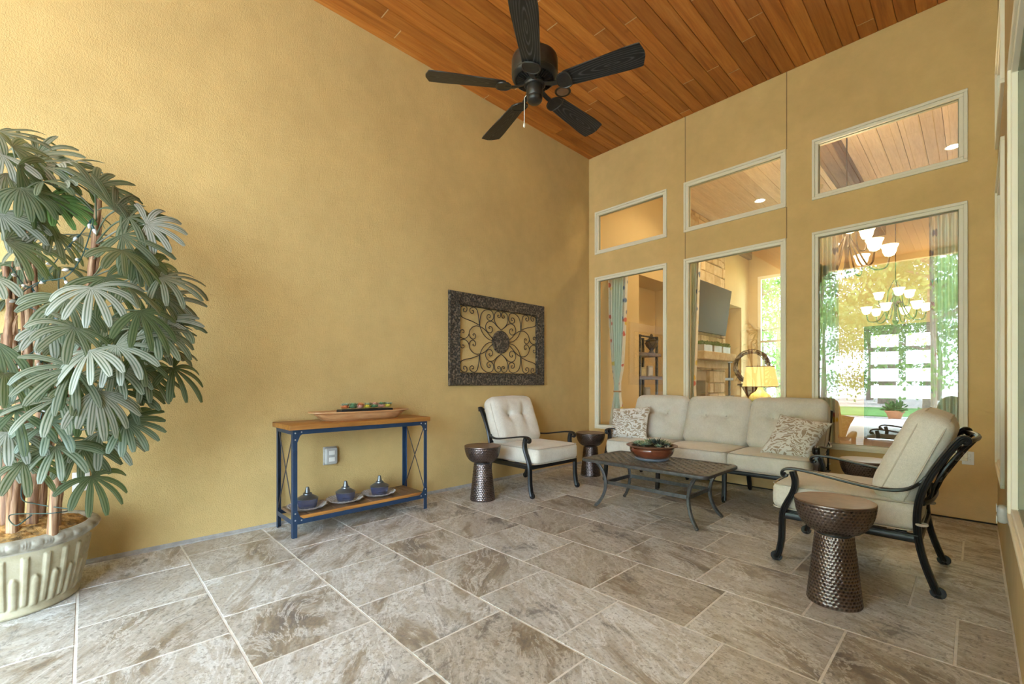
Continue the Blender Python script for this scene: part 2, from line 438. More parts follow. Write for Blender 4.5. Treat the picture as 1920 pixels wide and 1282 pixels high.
M_curtain = m_plain('aqua_curtain', (.62,.74,.64), .85, var=.06, nscale=3)
def m_floral():
    t = NT('floral_print'); v = t.coord()
    vo = t.node('ShaderNodeTexVoronoi'); t.l.new(v, vo.inputs['Vector']); vo.inputs['Scale'].default_value = 11
    c = t.ramp(t.math('FRACT', t.math('MULTIPLY', vo.outputs['Color'], 3.7)), [(0,(.72,.68,.55)), (.28,(.70,.52,.10)), (.45,(.70,.70,.60)), (.62,(.55,.10,.08)), (.74,(.72,.70,.60)), (.88,(.10,.18,.32))], 'CONSTANT')
    c = t.mix((.74,.71,.62), c, t.ramp(vo.outputs['Distance'], [(.35,(1,1,1)), (.5,(0,0,0))]))
    return t.fin(c, .85)
M_floral = m_floral()
def m_stone():
    t = NT('limestone_block'); r = t.rand(); v = t.coord()
    n = t.noise(v, 9, 5, .65)
    c = t.ramp(n, [(.3,(.52,.38,.20)), (.6,(.68,.54,.33)), (.8,(.76,.64,.45))])
    c = t.mix(c, t.ramp(r, [(0,(.75,.70,.62)), (.5,(1,1,1)), (1,(1.12,1.1,1.05))]), 1, 'MULTIPLY')
    t.bump(n, .6, .02); return t.fin(c, .85)
M_stone = m_stone()
M_mortar = m_plain('mortar', (.42,.34,.22), .9)
def m_blade():
    t = NT('fan_blade_grain'); v = t.coord('Object', (1.3, 8.5, 1), loc=(-.62,0,0))
    w = t.node('ShaderNodeTexWave', wave_type='RINGS', rings_direction='Z'); t.l.new(v, w.inputs['Vector'])
    w.inputs['Scale'].default_value = 3.2; w.inputs['Distortion'].default_value = 2.0; w.inputs['Detail'].default_value = 2.0; w.inputs['Detail Scale'].default_value = .8
    f = t.noise(t.coord('Object', (6,160,1)), 1, 3, .6)
    c = t.ramp(w.outputs['Fac'], [(.5, (.008,.0075,.0075)), (.8, (.018,.017,.017)), (.96, (.06,.058,.056))])
    c = t.mix(c, t.ramp(f, [(.35, (.4,.4,.4)), (.65, (1.5,1.5,1.5))]), .7, 'MULTIPLY')
    return t.fin(c, .38, 0)
M_blade = m_blade()
def m_treeleaf(name, a, b):
    t = NT(name); v = t.coord(); n = t.noise(v, 1.3, 4)
    c = t.ramp(n, [(.3, a), (.7, b)]); t.fin(c, .55)
    tr = t.node('ShaderNodeBsdfTranslucent'); t.l.new(c, tr.inputs[0])
    ms = t.node('ShaderNodeMixShader'); ms.inputs[0].default_value = .4
    t.l.new(t.p.outputs[0], ms.inputs[1]); t.l.new(tr.outputs[0], ms.inputs[2]); t.l.new(ms.outputs[0], t.out.inputs[0]); return t.m
M_tl1 = m_treeleaf('tree_foliage', (.10,.20,.04), (.34,.44,.13))
M_bark = m_plain('tree_bark', (.26,.18,.13), .9, var=.4, nscale=12, bump=.6)

# ================================================================== STRUCTURE
# floor with individual tiles
floor = obj('floor', MB().box(-.02, RW+.02, YO, 0.0, -.14, -.0018), M_grout, kind='structure', smooth=0)
TW, TD, GAP = .558, .539, .0085
tile_src = None
def tile_mesh(w, d):
    b = MB(); b.cbox(-w/2, w/2, -d/2, d/2, -.012, 0, .0025); return b
n = -6
rows = []
for n in range(-6, 15):
    y0 = -2.895-TD*n; y1 = y0+TD
    lo, hi = max(y0, YO), min(y1, -.012)
    if hi-lo < .03: continue
    x = (.123+.186*n) % TW - TW
    while x < RW:
        a, b_ = max(x, .004), min(x+TW, RW-.002)
        if b_-a > .03:
            w, d = b_-a-GAP, hi-lo-GAP
            full = abs(b_-a-TW) < 1e-6 and abs(hi-lo-TD) < 1e-6
            c = ((a+b_)/2, (lo+hi)/2, random.uniform(-.0006, .0006))
            if full and tile_src: inst(tile_src, 'tile', floor, c)
            else:
                o = obj('tile', tile_mesh(w, d), M_tile, floor, loc=c, smooth=0)
                if full: tile_src = o
        x += TW

# cedar plank ceiling
ceil_ = obj('ceiling', MB().box(-.02, RW+.02, YO-.15, .02, RH+.022, RH+.08), M_cedar_dark, kind='structure', smooth=0)
PW = .139; src = {}
rp = random.Random(11)
x = .101-PW
while x < RW:
    a, b_ = max(x, 0), min(x+PW, RW)
    if b_-a > .02:
        y = YO-.1; y -= rp.uniform(0, 1.2)
        while y < 0:
            L = rp.choice([1.22, 1.83, 2.44, 2.44, 3.05])
            lo, hi = max(y, YO-.1), min(y+L, 0)
            if hi-lo > .02:
                w, l = b_-a-.003, hi-lo-.0025
                key = (round(w, 4), round(l, 4))
                c = ((a+b_)/2, (lo+hi)/2, RH+.011)
                if key in src: inst(src[key], 'plank', ceil_, c)
                else: src[key] = obj('plank', MB().cbox(-w/2, w/2, -l/2, l/2, -.011, .011, .004), M_cedar, ceil_, loc=c, smooth=0)
                if hi < -.05 and hi-.02 > YO and rp.random() < .75:
                    obj('joint_filler', MB().box(a+.006, b_-.006, hi-.004, hi+.004, RH-.0012, RH+.004), M_filler, ceil_, smooth=0)
            y += L
    x += PW

TH = .16                                    # wall thickness
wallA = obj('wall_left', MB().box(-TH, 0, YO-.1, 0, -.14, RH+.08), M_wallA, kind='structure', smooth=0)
def wall_with_holes(name, L0, L1, z0, z1, holes, along, p0, p1, mat):
    """boxes around rectangular holes; along 'x' or 'y'; p0..p1 thickness range"""
    cuts = sorted({L0, L1, *[h[0] for h in holes], *[h[1] for h in holes]}); b = MB()
    for a, c in zip(cuts[:-1], cuts[1:]):
        hz = sorted([(h[2], h[3]) for h in holes if h[0] <= a+1e-6 and h[1] >= c-1e-6]); z = z0
        for q0, q1 in hz+[(z1, z1)]:
            if q0-z > 1e-5:
                if along == 'x': b.box(a, c, p0, p1, z, q0)
                else: b.box(p0, p1, a, c, z, q0)
            z = q1
    return obj(name, b, mat, kind='structure', smooth=0)
ins = .012                                   # trim overlaps the opening edge a little
holesB = [(a+ins, b-ins, z[0]+ins, z[1]-ins) for a, b in WX for z in (ZL, ZU)]
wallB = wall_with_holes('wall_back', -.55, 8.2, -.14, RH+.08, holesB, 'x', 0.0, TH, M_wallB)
CY = [(-1.30, -.12), (-3.95, -2.20)]
holesC = [(a+ins, b-ins, z[0]+ins, z[1]-ins) for a, b in CY for z in (ZL, ZU)]
wallC = wall_with_holes('wall_right', CE, -.001, -.14, RH+.08, holesC, 'y', RW, RW+TH, M_wallC)
wallF = obj('wall_front', MB().box(-TH, RW+TH, YO-.16, YO, 4.45, RH+.08).box(RW, RW+TH, YO, CE, 3.0, RH+.08), M_wallB, kind='structure', smooth=0)  # the header over the side opening is unseen, hung low to dim upper walls
obj('porch_post', MB().cbox(RW-.02, RW+TH+.02, YO-.18, YO+.02, -.1, 4.45, .01), M_wallB, kind='structure', smooth=0)
obj('roof', MB().box(-1.0, RW+.8, YO-.8, CE-.6, RH+.09, RH+.3).box(-1.2, 9.2, CE-.6, 7.8, RH+.09, RH+.3), M_roof, kind='structure', smooth=0)
# base strips
obj('baseboard_left', MB().sweep([(0,YO,0),(0,-.02,0)], [(0,0),(.030,0),(.026,.008),(.012,.016),(0,.026)], caps=True), M_caulk, kind='structure', smooth=0)
obj('baseboard_back', MB().box(.03, RW-.002, -.010, .0, -.002, .010), M_darkgap, kind='structure', smooth=0)
# stucco control joints on the back wall
for x in (1.512, 2.656):
    for z0, z1 in ((ZU[1], RH), (ZL[1], ZU[0])):
        obj('control_joint', MB().box(x-.0035, x+.0035, -.0025, .002, z0, z1), M_joint, wallB, smooth=0)

# windows: stepped casing, sash, gasket, pane
def window(num, along, L0, L1, z0, z1, face, sgn):
    """face: wall face coordinate, sgn: direction into the house (+1)"""
    def ring(b, a0, a1, c0, c1, w, p0, p1):
        for q in ((a0, a1, c0, c0+w), (a0, a1, c1-w, c1), (a0, a0+w, c0+w, c1-w), (a1-w, a1, c0+w, c1-w)):
            if along == 'x': b.cbox(q[0], q[1], p0, p1, q[2], q[3], .003)
            else: b.cbox(p0, p1, q[0], q[1], q[2], q[3], .003)
    P = lambda a, c: tuple(sorted((face+sgn*a, face+sgn*c)))
    b = MB(); ring(b, L0, L1, z0, z1, .026, *P(-.020, .03))
    o = obj('window_%d' % num, b, M_frame, kind='structure', smooth=0)
    b = MB(); ring(b, L0+.026, L1-.026, z0+.026, z1-.026, .030, *P(-.008, .06)); obj('sash', b, M_frame, o, smooth=0)
    b = MB(); ring(b, L0+.056, L1-.056, z0+.056, z1-.056, .006, *P(.014, .055)); obj('gasket', b, M_gasket, o, smooth=0)
    b = MB(); e = .058; p0, p1 = P(.026, .044)
    if along == 'x': b.box(L0+e, L1-e, p0, p1, z0+e, z1-e)
    else: b.box(p0, p1, L0+e, L1-e, z0+e, z1-e)
    obj('pane', b, M_glass, o, smooth=0, label='clear reflective window glass')
    return o
k = 1
for a, b_ in WX:
    for z in (ZL, ZU): window(k, 'x', a, b_, z[0], z[1], 0.0, 1); k += 1
for a, b_ in CY:
    for z in (ZL, ZU): window(k, 'y', a, b_, z[0], z[1], RW, 1); k += 1

# ------------------------------------------------------------------ house interior (seen through the glass)
FY = 6.6
obj('floor_interior', MB().box(-.6, 8.2, TH, FY+.2, -.14, 0), M_intfloor, kind='structure', smooth=0)
obj('floor_side_room', MB().box(RW+TH, 8.2, CE, TH, -.14, 0), M_intfloor, kind='structure', smooth=0)
obj('wall_interior_left', MB().box(-.56, -.40, TH, FY+.2, 0, RH), M_intpaint, kind='structure', smooth=0)
obj('wall_interior_right', MB().box(8.04, 8.2, CE, FY+.2, 0, RH), M_intpaint, kind='structure', smooth=0)
obj('wall_side_room', MB().box(RW+TH, 8.2, CE, CE+.16, 0, RH), M_intpaint, kind='structure', smooth=0)
DX0, DX1, DZ = 2.42, 3.66, 2.42
wall_with_holes('wall_interior_far', -.56, 8.2, 0, RH, [(.32, 1.35, .55, 3.85), (DX0, DX1, 0, DZ)], 'x', FY, FY+.2, M_intpaint)
# inner skin of the back wall, painted
wall_with_holes('wall_interior_near', -.40, 8.04, 0, RH, holesB, 'x', TH, TH+.012, M_intpaint)
# wall beside the left niche and in front of fireplace depth
obj('wall_niche', MB().box(-.40, .12, 2.76, 2.98, 0, RH).box(-.40, .12, 1.25, 2.76, 3.05, RH).box(-.40, .12, TH+.02, 1.25, 0, RH), M_intpaint, kind='structure', smooth=0)
obj('wall_niche_far', MB().box(-.40, .10, 4.74, FY, 3.05, RH).box(-.40, .10, 6.1, FY, 0, 3.05), M_intpaint, kind='structure', smooth=0)
ic = obj('ceiling_interior', MB().box(-.6, 8.2, TH, FY+.2, RH+.02, RH+.08).box(RW+TH, 8.2, CE, TH, RH+.02, RH+.08), M_cedar_dark, kind='structure', smooth=0)
ps = None; x = -.4
while x < 6.2:
    c = (x+.105, (TH+FY)/2, RH+.010)
    if ps: inst(ps, 'plank', ic, c)
    else: ps = obj('plank', MB().cbox(-.103, .103, -(FY-TH)/2, (FY-TH)/2, -.01, .01, .003), M_intceil, ic, loc=c, smooth=0)
    x += .21
# exposed beams
for x, lab in ((2.55, 'weathered wood ceiling beam crossing the interior, seen through right upper window'),
               (-.05, 'dark wooden ceiling beam in the far room above the far window')):
    obj('ceiling_beam', MB().cbox(x, x+.24, TH+.02 if x > 1 else 4.76, FY-.01, RH-.30, RH-.001, .01), M_beam, label=lab, cat='beam', smooth=0)
# far window
b = MB()
for q in ((.32,1.35,.55,.62), (.32,1.35,3.78,3.85), (.32,.39,.62,3.78), (1.28,1.35,.62,3.78), (.39,1.28,2.2,2.25)): b.box(q[0], q[1], FY-.02, FY+.06, q[2], q[3])
fw_ = obj('window_11', b, M_frame, kind='structure', smooth=0)
obj('pane', MB().box(.39, 1.28, FY+.03, FY+.036, .62, 3.78), M_glass, fw_, smooth=0)
# double front door with eight panes
M_door = m_plain('front_door_paint', (.035,.04,.04), .4)
dr = obj('door_1', MB().box(DX0, DX0+.05, FY+.02, FY+.14, 0, DZ).box(DX1-.05, DX1, FY+.02, FY+.14, 0, DZ).box(DX0+.05, DX1-.05, FY+.02, FY+.14, DZ-.05, DZ), M_door, kind='structure', smooth=0)
for s0, s1 in ((DX0+.05, 3.04), (3.04, DX1-.05)):
    b = MB(); st = .06
    zs = [.88+.36*i for i in range(5)]
    b.box(s0, s0+st, FY+.05, FY+.10, .01, DZ-.05).box(s1-st, s1, FY+.05, FY+.10, .01, DZ-.05).box(s0+st, s1-st, FY+.05, FY+.10, .01, .88)
    for i in range(4): b.box(s0+st, s1-st, FY+.05, FY+.10, .88+.36*i+.26, .88+.36*(i+1) if i < 3 else DZ-.05)
    lf = obj('door_leaf', b, M_door, dr, smooth=0)
    for i in range(4): obj('pane', MB().box(s0+st, s1-st, FY+.07, FY+.078, .88+.36*i, .88+.36*i+.26), M_glass, lf, smooth=0)
# stone chimney breast with separate blocks
fp = empty('fireplace', (.0, 3.66, 0), 'tan limestone fireplace with mantel seen through the middle window', 'fireplace')
def fpo(name, b, m, parent=fp, **k):
    for i, p in enumerate(b.v): b.v[i] = (p[0], p[1]-3.66, p[2])
    return obj(name, b, m, parent, **k)
b = MB(); b.box(-.395, .19, 2.985, 4.70, 0, .28).box(-.395, .19, 2.985, 3.02, .28, 1.25).box(-.395, .19, 3.78, 4.70, .28, 1.25).box(-.395, .19, 2.985, 4.70, 1.25, RH-.01)
core = fpo('chimney_core', b, M_mortar, smooth=0)
fpo('firebox', MB().box(-.35, -.30, 3.02, 3.78, .28, 1.25), M_black, smooth=0)
z = 0.0; rs = random.Random(5)
while z < RH-.08:
    h = min(rs.choice([.14, .18, .22, .26]), RH-.005-z); y = 2.985
    while y < 4.70-.02:
        L = rs.choice([.2, .28, .36, .46]); y2 = min(y+L, 4.70)
        if 4.70-y2 < .1: y2 = 4.70
        # leave the firebox open
        if not (z+h > .28 and z < 1.25 and y2 > 3.03 and y < 3.77):
            d = rs.uniform(.035, .07)
            fpo('stone', MB().cbox(.185, .19+d, y+.006, y2-.006, z+.006, z+h-.006, .012), M_stone, core, smooth=0)
        y = y2
    z += h
# right return of the chimney in stone
z = 0.0
while z < RH-.08:
    h = min(rs.choice([.16, .2, .26]), RH-.005-z); x = -.39
    while x < .22:
        x2 = min(x+rs.choice([.2, .3, .4]), .24)
        fpo('stone', MB().cbox(x+.005, x2-.005, 4.695, 4.73, z+.006, z+h-.006, .01), M_stone, core, smooth=0); x = x2
    z += h
fpo('mantel', MB().cbox(.18, .52, 2.95, 4.56, 1.66, 1.82, .012), M_stone)
fpo('lintel', MB().cbox(.20, .36, 2.99, 4.55, 1.50, 1.655, .01), M_stone)
fpo('hearth', MB().cbox(.19, .62, 2.99, 4.68, 0, .22, .01), M_stone)
# television
tv = empty('television', (.30, 3.68, 2.22), 'large black flat television tilted on the stone chimney', 'television')
tv.rotation_euler = (0, math.radians(7.5), 0)
obj('bezel', MB().cbox(-.03, .03, -.82, .82, 0, .97, .008), M_black, tv)
obj('screen', MB().box(.0302, .0315, -.80, .80, .025, .95), M_tv, tv, smooth=0)
obj('wall_bracket', MB().box(-.19, -.03, -.2, .2, .35, .65), M_black, tv, smooth=0)
# greenery boxes on the mantel
def leaf_clump(b, c, r, n, L, rs_, flat=.6):
    for _ in range(n):
        a = rs_.uniform(0, 2*PI); e = rs_.uniform(-.1, 1.2); q = Vector((math.cos(a)*math.cos(e), math.sin(a)*math.cos(e), math.sin(e)*flat))
        p = Vector(c)+q*r*rs_.uniform(.3, 1); t = q.orthogonal().normalized()*L*.28; d = (q+Vector((rs_.uniform(-.6,.6), rs_.uniform(-.6,.6), rs_.uniform(-.2,.6)))).normalized()*L
        b.add([p-t*.5, p+t*.5, p+d*.6+t, p+d, p+d*.6-t], [(0,1,2,3,4)])
M_boxwood = m_plain('boxwood_green', (.10,.19,.04), .6, var=.6, nscale=20)
M_galv = m_plain('galvanised_tin', (.42,.40,.34), .45, .4)
for y, lab in ((3.25, 'tin box of clipped greenery on the mantel, left one'), (3.72, 'tin box of clipped greenery on the mantel, middle one'), (4.18, 'tin box of clipped greenery on the mantel, right one')):
    e = empty('greenery_box', (.40, y, 1.82), lab, 'plant box', group='greenery boxes on the mantel')
    obj('tin_box', MB().cbox(-.07, .07, -.19, .19, 0, .13, .004), M_galv, e, smooth=0)
    b = MB()
    for q in range(9): leaf_clump(b, (rs.uniform(-.03,.03), -.18+.045*q, .14), .075, 26, .045, rs, .8)
    obj('foliage', b, M_boxwood, e, kind='stuff', smooth=0)
# ladder shelves
def ladder_shelf(loc, label, rz=0):
    e = empty('ladder_shelf', loc, label, 'shelf', rz)
    for y in (-.30, .30): obj('upright', MB().cbox(-.02, .02, y-.02, y+.02, 0, 2.05, .003), M_black, e, smooth=0)
    for y in (-.30, .30): obj('upright', MB().cbox(-.30, -.26, y-.02, y+.02, 0, 2.05, .003), M_black, e, smooth=0)
    for i, z in enumerate((.42, .84, 1.26, 1.68)): obj('shelf_board', MB().cbox(-.30, .10-.02*i, -.40, .40, z, z+.06, .004), M_shelfwood, e, smooth=0)
    obj('top_bar', MB().tube([(0,-.3,2.03),(0,.3,2.03)], .015).tube([(-.28,-.3,2.03),(-.28,.3,2.03)], .015), M_black, e)
    return e
ladder_shelf((.02, 1.75, 0), 'dark wood and iron shelf unit behind the left window')
ladder_shelf((.0, 5.30, 0), 'dark shelf unit beyond the stone chimney, seen through middle window')
obj('urn', MB().lathe([(.05,0),(.06,.01),(.03,.05),(.04,.07),(.10,.13),(.12,.19),(.10,.22),(.13,.235),(.09,.245),(.05,.28),(.02,.31),(.03,.33),(.012,.36)], 20, (-.02,1.93,1.74)), M_vase, label='dark lidded urn on top board of the left shelf unit', cat='urn')
obj('plate', MB().lathe([(.005,0),(.10,.015),(.16,.03),(.16,.04),(.10,.025),(.005,.012)], 24), m_plain('yellow_glaze', (.62,.50,.13), .3), loc=(-.12, 1.50, 1.06), rot=(0, math.radians(75), 0), label='round yellow plate leaning on the left shelf unit', cat='plate')
for i, (y, z, h, c, lab) in enumerate(((1.95, .90, .22, (.35,.35,.36), 'grey picture frame on lower board of left shelf unit'), (2.05, 1.32, .2, (.5,.48,.45), 'pale picture frame on middle board of left shelf unit'), (1.62, 1.32, .16, (.32,.25,.08), 'small brown box on middle board of left shelf unit'))):
    e = empty('picture_frame' if i < 2 else 'storage_box', (-.12, y, z), lab, 'frame' if i < 2 else 'box')
    obj('body', MB().cbox(-.02, .02 if i < 2 else .12, -.09, .09, 0, h, .006), m_plain('shelf_item_%d' % i, c, .5), e, smooth=0)
    obj('face', MB().box(.0205 if i < 2 else .1205, .023 if i < 2 else .122, -.065, .065, .03, h-.03), m_plain('shelf_face_%d' % i, tuple(q*1.5 for q in c), .5), e, smooth=0)
# curtains
def curtain(x0, widths, z0, z1, y, label, border=True, rz=0):
    """widths: list of (z fraction, half width, centre offset)"""
    e = empty('curtain', (x0, y, z0), label, 'curtain', rz)
    def surf(u0, u1, nu):
        vs = []; nz = 40
        for i in range(nz+1):
            t = i/nz; hw = np.interp(t, [q[0] for q in widths], [q[1] for q in widths]); of = np.interp(t, [q[0] for q in widths], [q[2] for q in widths])
            for j in range(nu+1):
                u = u0+(u1-u0)*j/nu
                amp = .03*min(1, .12/hw) if hw < .1 else .032
                vs.append((of+hw*u, amp*math.sin(u*20+.6*math.sin(t*5)), t*(z1-z0)))
        return vs, [(i*(nu+1)+j, i*(nu+1)+j+1, (i+1)*(nu+1)+j+1, (i+1)*(nu+1)+j) for i in range(nz) for j in range(nu)]
    a, c = (-.62, .62) if border == 2 else ((-1, .62) if border else (-1, 1))
    v, f = surf(a, c, 40); obj('panel', MB().add(v, f), M_curtain, e, smooth=180)
    if border:
        v, f = surf(.62, 1, 14); obj('floral_border', MB().add(v, f), M_floral, e, smooth=180)
    if border == 2:
        v, f = surf(-1, -.62, 14); obj('floral_border', MB().add(v, f), M_floral, e, smooth=180)
    return e
c1 = curtain(.27, [(0,.16,.0),(.15,.15,0),(.36,.052,.01),(.42,.05,.01),(.5,.09,.02),(.75,.14,.02),(1,.16,.03)], .02, 2.83, .34, 'aqua curtain with floral edge tied back behind the left window', 2)
obj('tieback', MB().tube([(.01+.06*math.cos(a), .03*math.sin(a), 1.05) for a in np.linspace(0, 2*PI, 20)[:-1]], .012, 6, True), M_traywood, c1)
curtain(1.46, [(0,.10,0),(.4,.05,-.02),(1,.10,0)], .02, 2.83, .34, 'aqua curtain edge behind the middle window', True)
curtain(2.93, [(0,.13,0),(1,.13,0)], .02, 2.83, .34, 'narrow aqua curtain at the left side of the right window', True)
curtain(3.93, [(0,.13,0),(1,.15,0)], .02, 2.83, .34, 'aqua curtain at the right side of the right window', True, PI)
for x0, x1, lab in ((.1, 2.75, 'iron curtain rod above left and middle windows'), (2.8, 4.15, 'iron curtain rod above the right window')):
    obj('curtain_rod', MB().tube([(x0,.34,2.83),(x1,.34,2.83)], .014, 8).tube([(x0+.03,.34,2.83),(x0+.03,TH+.012,2.83)], .008, 6).tube([(x1-.03,.34,2.83),(x1-.03,TH+.012,2.83)], .008, 6).ball((x0,.34,2.83), .025).ball((x1,.34,2.83), .025), M_black, label=lab, cat='curtain rod')
# table lamp on a small table behind the sofa window
st = empty('side_table', (2.13, .85, 0), 'small dark round table carrying the lit table lamp indoors', 'table')
obj('table_top', MB().lathe([(.30,0),(.31,.01),(.31,.03),(.30,.04)], 32, (0,0,.71)), M_shelfwood, st)
obj('pedestal', MB().lathe([(.16,0),(.17,.02),(.05,.06),(.03,.3),(.05,.55),(.12,.71)], 20), M_shelfwood, st)
tl = empty('table_lamp', (2.13, .85, .75), 'lit table lamp with amber shade and green ceramic base behind middle window', 'lamp')
obj('base', MB().lathe([(.09,0),(.10,.02),(.07,.04),(.06,.07),(.13,.14),(.15,.22),(.11,.30),(.05,.34),(.03,.38),(.02,.42)], 24), M_lampgreen, tl)
obj('stem', MB().tube([(0,0,.40),(0,0,.67)], .008, 8), M_vase, tl)
obj('lamp_shade', MB().lathe([(.21,.40),(.165,.665)], 40, cap=False), M_lampshade, tl, label='glowing amber pleated shade')
obj('shade_trim', MB().tube([(.211*math.cos(a), .211*math.sin(a), .40) for a in np.linspace(0,2*PI,40)[:-1]], .006, 6, True).tube([(.166*math.cos(a), .166*math.sin(a), .665) for a in np.linspace(0,2*PI,40)[:-1]], .006, 6, True), M_shelfwood, tl)
def lamp(name, kind, loc, energy, col, size=.08, parent=None, spot=None):
    d = bpy.data.lights.new(name, kind); d.energy = energy; d.color = col
    if kind == 'SPOT': d.spot_size = spot; d.spot_blend = .6; d.shadow_soft_size = size
    else: d.shadow_soft_size = size
    o = bpy.data.objects.new(name, d); COL.objects.link(o); o.location = loc
    if parent: o.parent = parent
    return o
WARM = (1.0, .76, .46)
lamp('lamp_bulb_light', 'POINT', (0,0,.52), 3, WARM, .05, tl)
# twig wreath on a stand by the far window
b = MB(); rw = random.Random(3)
for _ in range(26):
    ph = rw.uniform(0, 2*PI); rr = .24+rw.uniform(-.035,.035); ar = rw.uniform(2.5, 5)
    b.tube([(rr*math.cos(ph+ar*t)+rw.uniform(-.01,.01), rw.uniform(-.03,.03), .30+rr*math.sin(ph+ar*t)) for t in np.linspace(0,1,14)], .006, 4)
wr = empty('twig_wreath', (1.62, 2.1, 1.16), 'round twig wreath standing behind the lamp in the far room', 'wreath')
obj('twigs', b, M_shelfwood, wr, kind='stuff', smooth=0)
obj('pedestal', MB().lathe([(.16,-1.16),(.17,-1.13),(.06,-1.08),(.05,-.2),(.14,-.03),(.2,0.0),(.2,.03)], 20), M_shelfwood, wr)
# chandeliers
def chandelier(loc, label, watts):
    e = empty('chandelier', loc, label, 'chandelier')
    obj('column', MB().lathe([(.01,-.34),(.03,-.32),(.05,-.27),(.03,-.2),(.02,-.1),(.03,.1),(.05,.2),(.03,.28),(.012,.34)], 16), M_vase, e)
    H = RH-.02-loc[2]
    obj('hanging_rod', MB().tube([(0,0,.33),(0,0,H-.03)], .008, 6).lathe([(.07,H-.03),(.06,H),(.02,H+.015)], 16), M_vase, e)
    shade0 = None
    for ring, nn, R, zz in ((0, 6, .40, -.12), (1, 3, .24, .14)):
        for i in range(nn):
            a = 2*PI*i/nn+.3+ring*.5
            p = cat_rom([(.02,0,zz+.30),(.10,0,zz+.12),(R*.55,0,zz-.12),(R*.9,0,zz-.14),(R,0,zz-.02)], 5)
            p = [(x*math.cos(a), x*math.sin(a), z) for x, _, z in p]
            ar = obj('arm', MB().tube(p, .010, 6), M_vase, e)
            sh = MB().lathe([(.02,0),(.045,.01),(.062,.05),(.068,.09),(.085,.125),(.082,.128),(.064,.09),(.057,.05),(.04,.015),(.02,.006)], 20, cap=False)
            if shade0 is None: shade0 = obj('glass_shade', sh, M_shadeglow, ar, loc=(R*math.cos(a), R*math.sin(a), zz-.01))
            else: inst(shade0, 'glass_shade', ar, (R*math.cos(a), R*math.sin(a), zz-.01))
    lamp('chandelier_light', 'POINT', (0,0,.36), watts, WARM, .30, e)
    return e
chandelier((3.02, 1.05, 2.80), 'bronze chandelier with glowing bell shades behind the right window', 25)
chandelier((3.13, 4.6, 2.55), 'smaller looking far chandelier hanging above the front door line', 7)
# interior downlights
def downlight(x, y, z, label, energy, lit=True, ring=None, lens=None):
    e = empty('ceiling_downlight', (x, y, z), label, 'downlight')
    obj('trim_ring', MB().lathe([(.068,-.002),(.092,-.006),(.096,.0),(.068,.004)], 28), ring or M_white, e)
    obj('lens', MB().lathe([(.0005,-.016),(.03,-.0145),(.055,-.010),(.070,-.003)], 28, cap=False), lens or M_downlight, e)
    if lit:
        o = lamp('downlight_lamp', 'SPOT', (0,0,-.03), energy, WARM, .06, e, math.radians(150)); 
    return e
for x, y, lab in ((1.30, 3.55, 'lit recessed ceiling light behind the middle upper window'), (3.87, 3.48, 'lit recessed ceiling light at right edge of right upper window'),
                  (1.30, 1.3, 'lit recessed ceiling light indoors nearest the middle window'), (5.9, 3.4, 'lit recessed ceiling light indoors far right, beyond the frame'), (1.30, 5.6, 'lit recessed ceiling light indoors near the far wall'), (3.87, 5.7, 'lit recessed ceiling light indoors above the entry')):
    downlight(x, y, RH-.001, lab, 25 if x < 2 else 12)
downlight(.744, -1.523, RH-.001, 'unlit bronze recessed light in the cedar ceiling behind the fan', 0, False, M_fanmetal, M_drumtop)

